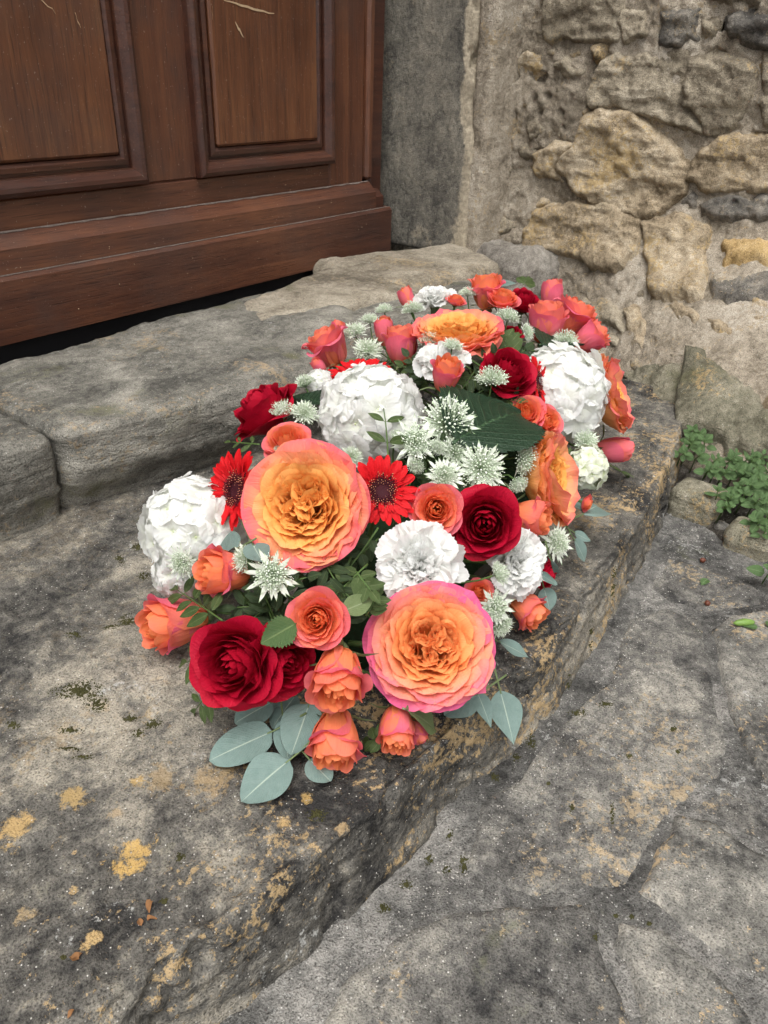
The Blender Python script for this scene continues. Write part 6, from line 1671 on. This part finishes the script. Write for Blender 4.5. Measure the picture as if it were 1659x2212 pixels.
for k, (b, t, u, w, shp, lab) in enumerate(EUCALYPTUS):
    b, t = np.array(b), np.array(t)
    L = np.linalg.norm(t - b)
    root = thing('eucalyptus_leaf', lab, 'leaf', b.tolist(), 'eucalyptus leaves round the arrangement')
    me = leaf_mesh(M_EUCA, L=1, W=w, shape=shp, fold=.06 + .09 * (k % 3), bend=(.05, .14, -.06, .10)[k % 4], wave=.03, nu=10, nv=18, seed=k + 30, petiole=0.0)
    o = link('blade', me, root)
    o.matrix_local = frame((0, 0, 0), (t - b).tolist(), u, L)
    d = (t - b) / L
    V, F = tube([-d * .03 + np.array([0, 0, .004]), -d * .012 + np.array([0, 0, .001]), (0, 0, 0), d * L * .08], [.0009, .0009, .0008, .0006], 5)
    link('leaf_stalk', make_mesh('leaf_stalk', V, F, M_SEPAL, uv=[(.3, .3)] * len(V)), root)
BIG_LEAVES = [
    (((0.5899, 0.3665, 0.1774), (0.7354, 0.3688, 0.1804), (-0.1819, -0.2743, 0.9443)), .40, "large dark green toothed leaf with netted veins, right of the middle hydrangea"),
    (((0.5835, 0.5250, 0.1726), (0.6076, 0.5985, 0.1685), (-0.1092, -0.1681, 0.9797)), .42, "dark toothed leaf peeping out left of the middle hydrangea"),
    (((0.8989, 0.4401, 0.1854), (0.9872, 0.4306, 0.1813), (-0.0475, -0.1266, 0.9908)), .40, "dark toothed leaf under the pink bud cluster at the far end"),
]
ROSE_LEAVES = [
    (((0.3311, 0.3288, 0.1329), (0.3062, 0.3412, 0.1230), (-0.5378, -0.5219, 0.6622)), .40, "green toothed rose leaf between big red rose and round orange rose"),
    (((0.3578, 0.3081, 0.1375), (0.3852, 0.2998, 0.1390), (-0.4892, -0.4783, 0.7293)), .30, "pointed pale green leaf right of the round open orange rose"),
    (((0.3496, 0.2839, 0.1029), (0.3537, 0.2754, 0.0772), (-0.8792, 0.0863, 0.4685)), .25, "curled green leaf beside the upper downward orange bud"),
    (((0.3711, 0.2565, 0.0615), (0.4115, 0.2437, 0.0194), (-0.2601, -0.2964, 0.9189)), .22, "thin curved green leaf reaching from the small bud along the step"),
]
for k, ((b, t, u), w, lab) in enumerate(BIG_LEAVES):
    b, t = np.array(b), np.array(t)
    me = leaf_mesh(M_HLEAF, L=1, W=w, shape='hydrangea', fold=.20, bend=.16, wave=.03, teeth=.045, nteeth=24, nu=20, nv=96, quilt=.018, petiole=.05, seed=k)
    root = thing('hydrangea_leaf', lab, 'leaf', b.tolist(), 'large dark hydrangea leaves')
    o = link('blade', me, root)
    o.matrix_local = frame((0, 0, 0), (t - b).tolist(), u, np.linalg.norm(t - b))
for k, ((b, t, u), w, lab) in enumerate(ROSE_LEAVES):
    b, t = np.array(b), np.array(t)
    me = leaf_mesh(M_ROSELEAF if k == 0 else M_SEPAL, L=1, W=w, shape='ovate' if k < 2 else 'lance', fold=.3, bend=.15, wave=.03, teeth=.12 if k == 0 else 0, nteeth=12 if k == 0 else 0, nu=8, nv=48 if k == 0 else 16, petiole=.05, seed=k + 70)
    root = thing('rose_leaf', lab, 'leaf', b.tolist(), 'rose leaves in the arrangement')
    o = link('blade', me, root)
    o.matrix_local = frame((0, 0, 0), (t - b).tolist(), u, np.linalg.norm(t - b))

# ------------------------------------------------------------------ rocks, weeds, moss, grit, debris
ROCKS = [
    ((1.0951, 0.2439, -0.0550), 0.0917),
    ((1.0477, 0.1553, -0.0600), 0.0718),
    ((1.0694, 0.1977, -0.0700), 0.0245),
]
ROCK_LAB = ['mossy brown rock at the wall foot, left of the weeds', 'rounded grey rock at the wall foot, under the weeds', 'small dark stone between the two wall-foot rocks']
for k, (p, w) in enumerate(ROCKS):
    x, y, z = p
    h = w * .42
    V, F = rounded_block([(x - h * .8, y - h), (x + h * .8, y - h * .8), (x + h, y + h * .9), (x - h * .7, y + h)], GROUND_Z - .02, z + w * .22, w * .17, max(.004, w * .05), w * .09, 50 + k, .004)
    o = link('rock', make_mesh('rock', V, F, WALL_MATS[4] if k < 2 else M_PAVE))
    tag(o, ROCK_LAB[k], 'rock', 'rocks at the foot of the wall')
WEEDS = [
    ((1.2187, 0.3058, -0.0120), 1.00),
    ((1.1960, 0.2805, -0.0159), 1.10),
    ((1.1674, 0.2977, -0.0171), 1.00),
    ((1.1463, 0.2993, -0.0189), 0.90),
    ((1.1546, 0.2790, -0.0198), 1.00),
    ((1.1281, 0.2530, -0.0246), 0.90),
    ((1.1350, 0.2318, -0.0258), 0.70),
    ((1.1753, 0.2378, -0.0213), 1.00),
    ((1.1766, 0.2223, -0.0225), 0.80),
    ((1.1886, 0.2052, -0.0228), 1.10),
    ((1.2056, 0.2000, -0.0216), 0.90),
    ((1.1498, 0.2082, -0.0264), 1.20),
    ((1.1214, 0.1887, -0.0312), 1.20),
    ((1.1405, 0.1797, -0.0300), 1.10),
    ((1.1015, 0.1625, -0.0360), 1.10),
    ((1.0740, 0.2028, -0.0351), 0.90),
    ((1.0761, 0.2187, -0.0333), 0.90),
    ((1.1133, 0.2011, -0.0309), 0.90),
    ((1.0513, 0.1514, -0.0432), 1.10),
    ((1.0515, 0.1622, -0.0420), 0.90),
    ((1.0333, 0.1398, -0.0468), 0.90),
    ((0.9641, 0.1109, -0.0600), 1.20),
    ((1.1939, 0.3021, -0.0144), 0.80),
    ((1.2095, 0.2924, -0.0138), 0.90),
    ((1.1566, 0.2554, -0.0216), 0.80),
    ((1.1370, 0.2430, -0.0246), 0.80),
    ((1.1519, 0.2193, -0.0252), 0.90),
    ((1.1881, 0.2341, -0.0204), 0.80),
    ((1.1960, 0.2181, -0.0210), 0.90),
    ((1.1686, 0.1936, -0.0258), 1.00),
    ((1.1468, 0.1918, -0.0282), 1.00),
    ((1.1839, 0.1830, -0.0252), 1.00),
    ((1.1360, 0.1658, -0.0318), 1.00),
    ((1.0953, 0.1876, -0.0342), 0.90),
    ((1.0934, 0.2020, -0.0330), 0.80),
    ((1.0931, 0.1721, -0.0360), 1.00),
    ((1.0568, 0.2018, -0.0372), 0.70),
    ((1.0653, 0.1463, -0.0420), 1.00),
]
WEED_L = [leaf_mesh(M_WEED, L=1, W=.36, shape='ovate', fold=.12, bend=.18, nu=6, nv=8, seed=k + 80, petiole=.22) for k in range(3)]
rs = random.Random(8)
for k, (p, s) in enumerate(WEEDS):
    root = thing('weed_plant', 'small bright green weed growing in the gap at the foot of the stone wall', 'weed', p, 'weeds growing at the foot of the wall')
    h = .020 * s
    lean = Vector((-.5 + rs.uniform(-.4, .4), -.35 + rs.uniform(-.4, .4), 1)).normalized()
    top = lean * h
    V, F = tube([(0.01, .006, -.03), (0, 0, 0), tuple(top)], [.0011, .001, .0007], 5)
    link('stem', make_mesh('stem', V, F, M_STEM, uv=[(.3, .3)] * len(V)), root)
    for j in range(8):
        t = (j // 2) / 3.0
        an = j * math.pi + (j // 2) * 1.45 + rs.uniform(-.25, .25)
        q = lean.to_track_quat('Z', 'Y')
        el = .15 + .9 * t
        d = q @ Vector((math.cos(an), math.sin(an), el))
        o = link('leaf', WEED_L[j % 3], root)
        o.matrix_local = frame(top * (.15 + .85 * t), d, q @ Vector((0, 0, 1)), (.0170 - .0080 * t) * s * rs.uniform(.85, 1.15))

STEP_MOSS = [
    ((0.2547, 0.5309, 0.0000), (0.0145, -0.0173, -0.0000), (-0.0067, -0.0103, -0.0000)),
    ((0.2566, 0.5058, 0.0000), (0.0065, -0.0077, 0.0000), (-0.0067, -0.0097, 0.0000)),
    ((0.1957, 0.5396, 0.0000), (0.0040, -0.0048, 0.0000), (-0.0028, -0.0050, 0.0000)),
    ((0.2231, 0.4964, 0.0000), (0.0068, -0.0082, 0.0000), (-0.0027, -0.0042, 0.0000)),
    ((0.2705, 0.4459, 0.0000), (0.0048, -0.0057, 0.0000), (-0.0047, -0.0061, 0.0000)),
    ((0.2556, 0.4451, 0.0000), (0.0032, -0.0039, 0.0000), (-0.0035, -0.0047, 0.0000)),
    ((0.2110, 0.4775, 0.0000), (0.0060, -0.0072, 0.0000), (-0.0020, -0.0031, 0.0000)),
    ((0.2122, 0.4598, 0.0000), (0.0054, -0.0064, 0.0000), (-0.0020, -0.0030, 0.0000)),
    ((0.2915, 0.2751, 0.0000), (0.0049, -0.0060, 0.0000), (-0.0046, -0.0042, 0.0000)),
    ((0.2033, 0.3283, 0.0000), (0.0021, -0.0026, 0.0000), (-0.0031, -0.0039, 0.0000)),
    ((0.1757, 0.3115, 0.0000), (0.0022, -0.0027, 0.0000), (-0.0015, -0.0019, 0.0000)),
    ((0.1098, 0.3280, 0.0000), (0.0013, -0.0016, 0.0000), (-0.0007, -0.0011, 0.0000)),
    ((0.2645, 0.4700, 0.0000), (0.0051, -0.0061, 0.0000), (-0.0027, -0.0037, 0.0000)),
    ((0.3439, 0.5822, 0.0000), (0.0066, -0.0078, 0.0000), (-0.0063, -0.0087, 0.0000)),
    ((0.3272, 0.5857, 0.0000), (0.0047, -0.0056, 0.0000), (-0.0035, -0.0049, 0.0000)),
    ((0.2983, 0.6052, 0.0000), (0.0052, -0.0062, 0.0000), (-0.0033, -0.0050, 0.0000)),
    ((0.4450, 0.6518, 0.0000), (0.0062, -0.0072, 0.0000), (-0.0084, -0.0107, 0.0000)),
    ((0.4045, 0.6799, 0.0000), (0.0040, -0.0047, 0.0000), (-0.0039, -0.0055, 0.0000)),
    ((0.4039, 0.6355, 0.0000), (0.0046, -0.0053, 0.0000), (-0.0049, -0.0065, 0.0000)),
    ((0.4340, 0.6841, 0.0000), (0.0062, -0.0072, 0.0000), (-0.0048, -0.0065, 0.0000)),
]
PAVING_MOSS = [
    ((0.4858, 0.1461, -0.0710), (0.0017, -0.0020, 0.0000), (-0.0053, -0.0026, 0.0000)),
    ((0.3906, 0.0778, -0.0710), (0.0017, -0.0021, 0.0000), (-0.0047, -0.0022, 0.0000)),
    ((0.3652, 0.1982, -0.0710), (0.0023, -0.0028, 0.0000), (-0.0041, -0.0028, 0.0000)),
    ((0.3783, 0.1911, -0.0710), (0.0029, -0.0035, 0.0000), (-0.0086, -0.0056, 0.0000)),
    ((0.3951, 0.2158, -0.0710), (0.0019, -0.0023, 0.0000), (-0.0049, -0.0033, 0.0000)),
    ((0.5041, 0.1157, -0.0710), (0.0011, -0.0014, 0.0000), (-0.0147, -0.0065, 0.0000)),
    ((0.6274, 0.1785, -0.0710), (0.0056, -0.0067, 0.0000), (-0.0047, -0.0021, 0.0000)),
    ((0.5994, 0.1955, -0.0710), (0.0065, -0.0078, 0.0000), (-0.0052, -0.0025, 0.0000)),
    ((0.4245, 0.0630, -0.0710), (0.0012, -0.0015, 0.0000), (-0.0018, -0.0007, 0.0000)),
    ((0.4175, 0.0732, -0.0710), (0.0011, -0.0014, 0.0000), (-0.0014, -0.0006, 0.0000)),
    ((0.4272, 0.0501, -0.0710), (0.0012, -0.0015, 0.0000), (-0.0014, -0.0005, 0.0000)),
    ((0.6396, 0.1100, -0.0710), (0.0022, -0.0027, 0.0000), (-0.0033, -0.0012, 0.0000)),
    ((0.5768, 0.1303, -0.0710), (0.0021, -0.0026, 0.0000), (-0.0024, -0.0010, 0.0000)),
    ((0.4972, 0.1754, -0.0710), (0.0012, -0.0014, 0.0000), (-0.0015, -0.0008, 0.0000)),
    ((0.4726, 0.2185, -0.0710), (0.0029, -0.0035, 0.0000), (-0.0055, -0.0033, 0.0000)),
    ((0.5326, 0.2129, -0.0710), (0.0034, -0.0041, 0.0000), (-0.0085, -0.0047, 0.0000)),
    ((0.6298, 0.2218, -0.0710), (0.0027, -0.0033, 0.0000), (-0.0049, -0.0024, 0.0000)),
    ((0.7003, 0.2324, -0.0710), (0.0048, -0.0056, 0.0000), (-0.0056, -0.0027, 0.0000)),
    ((0.3336, 0.2174, -0.0710), (0.0033, -0.0040, 0.0000), (-0.0042, -0.0031, 0.0000)),
    ((0.3056, 0.2181, -0.0710), (0.0032, -0.0039, 0.0000), (-0.0039, -0.0030, 0.0000)),
    ((0.3634, 0.2166, -0.0710), (0.0029, -0.0035, 0.0000), (-0.0038, -0.0027, 0.0000)),
    ((0.5068, 0.2146, -0.0710), (0.0024, -0.0029, 0.0000), (-0.0048, -0.0028, 0.0000)),
    ((0.7805, 0.2445, -0.0710), (0.0032, -0.0037, 0.0000), (-0.0138, -0.0062, 0.0000)),
    ((0.6137, 0.0956, -0.0710), (0.0019, -0.0022, 0.0000), (-0.0025, -0.0009, 0.0000)),
]
def moss(name, patches, label, seed, zfun):
    rs_ = np.random.RandomState(seed)
    g = Geo()
    iv, if_ = ico()
    for c, a, b in patches:
        c, a, b = map(np.array, (c, a, b))
        area = np.linalg.norm(np.cross(a, b)) * math.pi
        n = int(np.clip(area / 2.2e-6, 25, 420))
        for _ in range(n):
            r, an = rs_.rand() ** .62 * 1.15, rs_.rand() * 6.283
            w = 1 + .45 * float(perlin(np.array([math.cos(an) * 1.5 + c[0] * 90, math.sin(an) * 1.5, seed])))
            p = c + a * math.cos(an) * r * w + b * math.sin(an) * r * w
            s = rs_.uniform(.0006, .0016) * (1.2 - .75 * r)
            z = zfun(p[0], p[1])
            g.add(iv * np.array([s, s, s * .9]) * rs_.uniform(.8, 1.2, 3) + np.array([p[0], p[1], z + s * .1]), if_)
    o = link(name, g.mesh(name, M_MOSS, False))
    tag(o, label, 'moss', None, 'stuff')
    return o

def surf_z(obj_names):
    """height of the built stone under a point"""
    from mathutils.bvhtree import BVHTree
    vs, fs = [], []
    for o in obj_names:
        off = len(vs)
        vs += [v.co.copy() for v in o.data.vertices]
        fs += [tuple(i + off for i in p.vertices) for p in o.data.polygons]
    bv = BVHTree.FromPolygons(vs, fs)
    def f(x, y):
        h = bv.ray_cast(Vector((x, y, 1.0)), Vector((0, 0, -1)))
        return h[0].z if h[0] is not None else GROUND_Z
    return f
slab_o = [o for o in step.children]
pave_o = [paving] + list(paving.children)
z_step, z_pave = surf_z(slab_o), surf_z(pave_o)
z_any = lambda x, y: max(z_step(x, y) if z_step(x, y) > GROUND_Z else -1, z_pave(x, y))
moss('moss', STEP_MOSS, 'dark green moss cushions on the lower stone step', 5, z_step)
moss('moss', PAVING_MOSS, 'dark moss dots in the paving joints and along the step foot', 6, z_any)

def grit(n, sampler, seed, label, smin, smax):
    rs_ = np.random.RandomState(seed)
    g = Geo()
    iv = np.array([(1, 0, 0), (-1, 0, 0), (0, 1, 0), (0, -1, 0), (0, 0, 1), (0, 0, -1)], float)
    if_ = [(0, 2, 4), (2, 1, 4), (1, 3, 4), (3, 0, 4), (2, 0, 5), (1, 2, 5), (3, 1, 5), (0, 3, 5)]
    for _ in range(n):
        x, y = sampler(rs_)
        s = smin + (smax - smin) * rs_.rand() ** 3
        z = z_any(x, y)
        a = rs_.rand() * 3.14
        v = iv * rs_.uniform(.6, 1.3, 3) * s
        v = np.stack([v[:, 0] * math.cos(a) - v[:, 1] * math.sin(a), v[:, 0] * math.sin(a) + v[:, 1] * math.cos(a), v[:, 2]], 1)
        g.add(v + np.array([x, y, z + s * .25]), if_)
    tag(link('grit', g.mesh('grit', M_GRIT, False)), label, 'grit', None, 'stuff')
def s_foot(r):
    x = r.uniform(.1, 1.15)
    return x, float(np.interp(x, EDGE_X, EDGE_Y)) - .038 - abs(r.normal(0, .018))
grit(1500, s_foot, 3, 'pale sand grains gathered along the foot of the step', .00025, .0011)
grit(550, lambda r: (r.uniform(.05, 1.2), r.uniform(-.12, .30)), 4, 'pale sand grains scattered over the paving', .00022, .0010)
grit(400, lambda r: (r.uniform(.05, 1.0), r.uniform(.26, .85)), 5, 'pale sand grains scattered over the lower step', .0002, .0011)
grit(420, lambda r: (1.12 + r.normal(0, .05), .23 + r.normal(0, .06)), 6, 'pale gravel in the soil at the foot of the wall', .0004, .0024)

DRY_AT = [(0.1119, 0.3215, 0.0030), (0.1146, 0.3181, 0.0030), (0.1698, 0.3182, 0.0030), (0.1598, 0.3093, 0.0030), (0.1551, 0.3087, 0.0030), (0.0961, 0.2953, 0.0030)]
BERRY_AT = [(0.9698, 0.1927, -0.0660), (0.8722, 0.1539, -0.0660)]
POD_AT = [(0.8525, 0.1044, -0.0680)]
GREEN_AT = [(0.8574, 0.0874, -0.0700), (0.9288, 0.1712, -0.0700), (0.8783, 0.0882, -0.0700)]
DRY_LAB = ['left scrap of the paired orange-brown leaf bits on the step', 'right scrap of the paired orange-brown leaf bits on the step', 'curled brown leaf scrap in the middle of the step', 'thin pale brown husk below the curled leaf scrap', 'short pale husk lying flat beside the thin one', 'brown twig tip near the bottom edge of the step']
for k, p in enumerate(DRY_AT):
    v, f, uv = leaf_geo(L=1, W=.35, shape='ovate', fold=.7, bend=.5, wave=.12, nu=6, nv=8, seed=k + 90, petiole=0)
    o = link('dry_leaf', make_mesh('dry_leaf', v, f, M_DRY, uv=uv))
    an = k * 1.9
    o.matrix_local = frame((p[0], p[1], z_step(p[0], p[1]) + .0015), (math.cos(an), math.sin(an), .25), (0, .2, 1), (.0065, .007, .0075, .006, .006, .005)[k])
    tag(o, DRY_LAB[k], 'dry leaf', 'dry leaf scraps on the step')
for k, p in enumerate(BERRY_AT):
    iv, if_ = ico()
    g = Geo()
    n, m = 12, 8
    V = [(math.sin(math.pi * i / m) * math.cos(2 * math.pi * j / n), math.sin(math.pi * i / m) * math.sin(2 * math.pi * j / n), math.cos(math.pi * i / m) * (1.15 if i < m / 2 else .9)) for i in range(m + 1) for j in range(n)]
    F = [(i * n + j, i * n + (j + 1) % n, (i + 1) * n + (j + 1) % n, (i + 1) * n + j) for i in range(m) for j in range(n)]
    V2, F2 = tube([(0, 0, 1.0), (.1, .05, 1.5)], [.12, .08], 5)
    g.add(V, F)
    g.add(V2, F2)
    o = link('berry', g.mesh('berry', M_BERRY))
    o.location = (p[0], p[1], z_pave(p[0], p[1]) + .0030)
    o.scale = (.0036, .0036, .0036)
    o.rotation_euler = (1.2, .3, k * 2.0)
    tag(o, ('brown fallen seed on the gritty soil below the weeds', 'dark red berry on the paving below the brown seed')[k], 'berry', 'fallen seeds')
for k, p in enumerate(POD_AT):
    V, F = tube([(-.014, 0, 0), (-.010, 0, 0), (0, .001, .001), (.009, .002, 0), (.013, .003, 0)], [.0006, .0034, .0046, .0036, .0006], 8)
    o = link('seed_pod', make_mesh('seed_pod', V, F, M_POD))
    o.location = (p[0], p[1], z_pave(p[0], p[1]) + .004)
    o.rotation_euler = (0, 0, -.9)
    tag(o, 'fresh green seed pod lying on the paving at the right', 'seed pod')
GL = ['round green leaf lying on the paving beside the seed pod', 'green leaf scrap lying on the paving below the rocks', 'green leaf tip at the right edge above the seed pod']
for k, p in enumerate(GREEN_AT):
    o = link('fallen_leaf', WEED_L[k])
    o.matrix_local = frame((p[0], p[1], z_pave(p[0], p[1]) + .003), (math.cos(2 + k), math.sin(2 + k), .05), (0, 0, 1), .016)
    tag(o, GL[k], 'leaf', 'fallen green leaves on the paving')
# pocket of dark soil the weeds root in
A, B, h, F = field_stone([(1.03, .16), (1.10, .06), (1.24, .05), (1.34, .20), (1.34, .35), (1.20, .335), (1.08, .300)], .0052, .016, .035, 77, .010, wob=.035, margin=.03, sink=.012)
V = np.stack([A, B, GROUND_Z + h], -1)
so = link('soil', make_mesh('soil', V, F, M_SOIL))
tag(so, 'dark gritty soil in the corner between step, paving and wall', 'soil', None, 'structure')

# parts of the building are modelled in place: cancel the offset of their Empty
for root in (step, upper, door, jamb, oj, ln, bw, wall, fb):
    for ch in root.children:
        ch.location = -Vector(root.location)
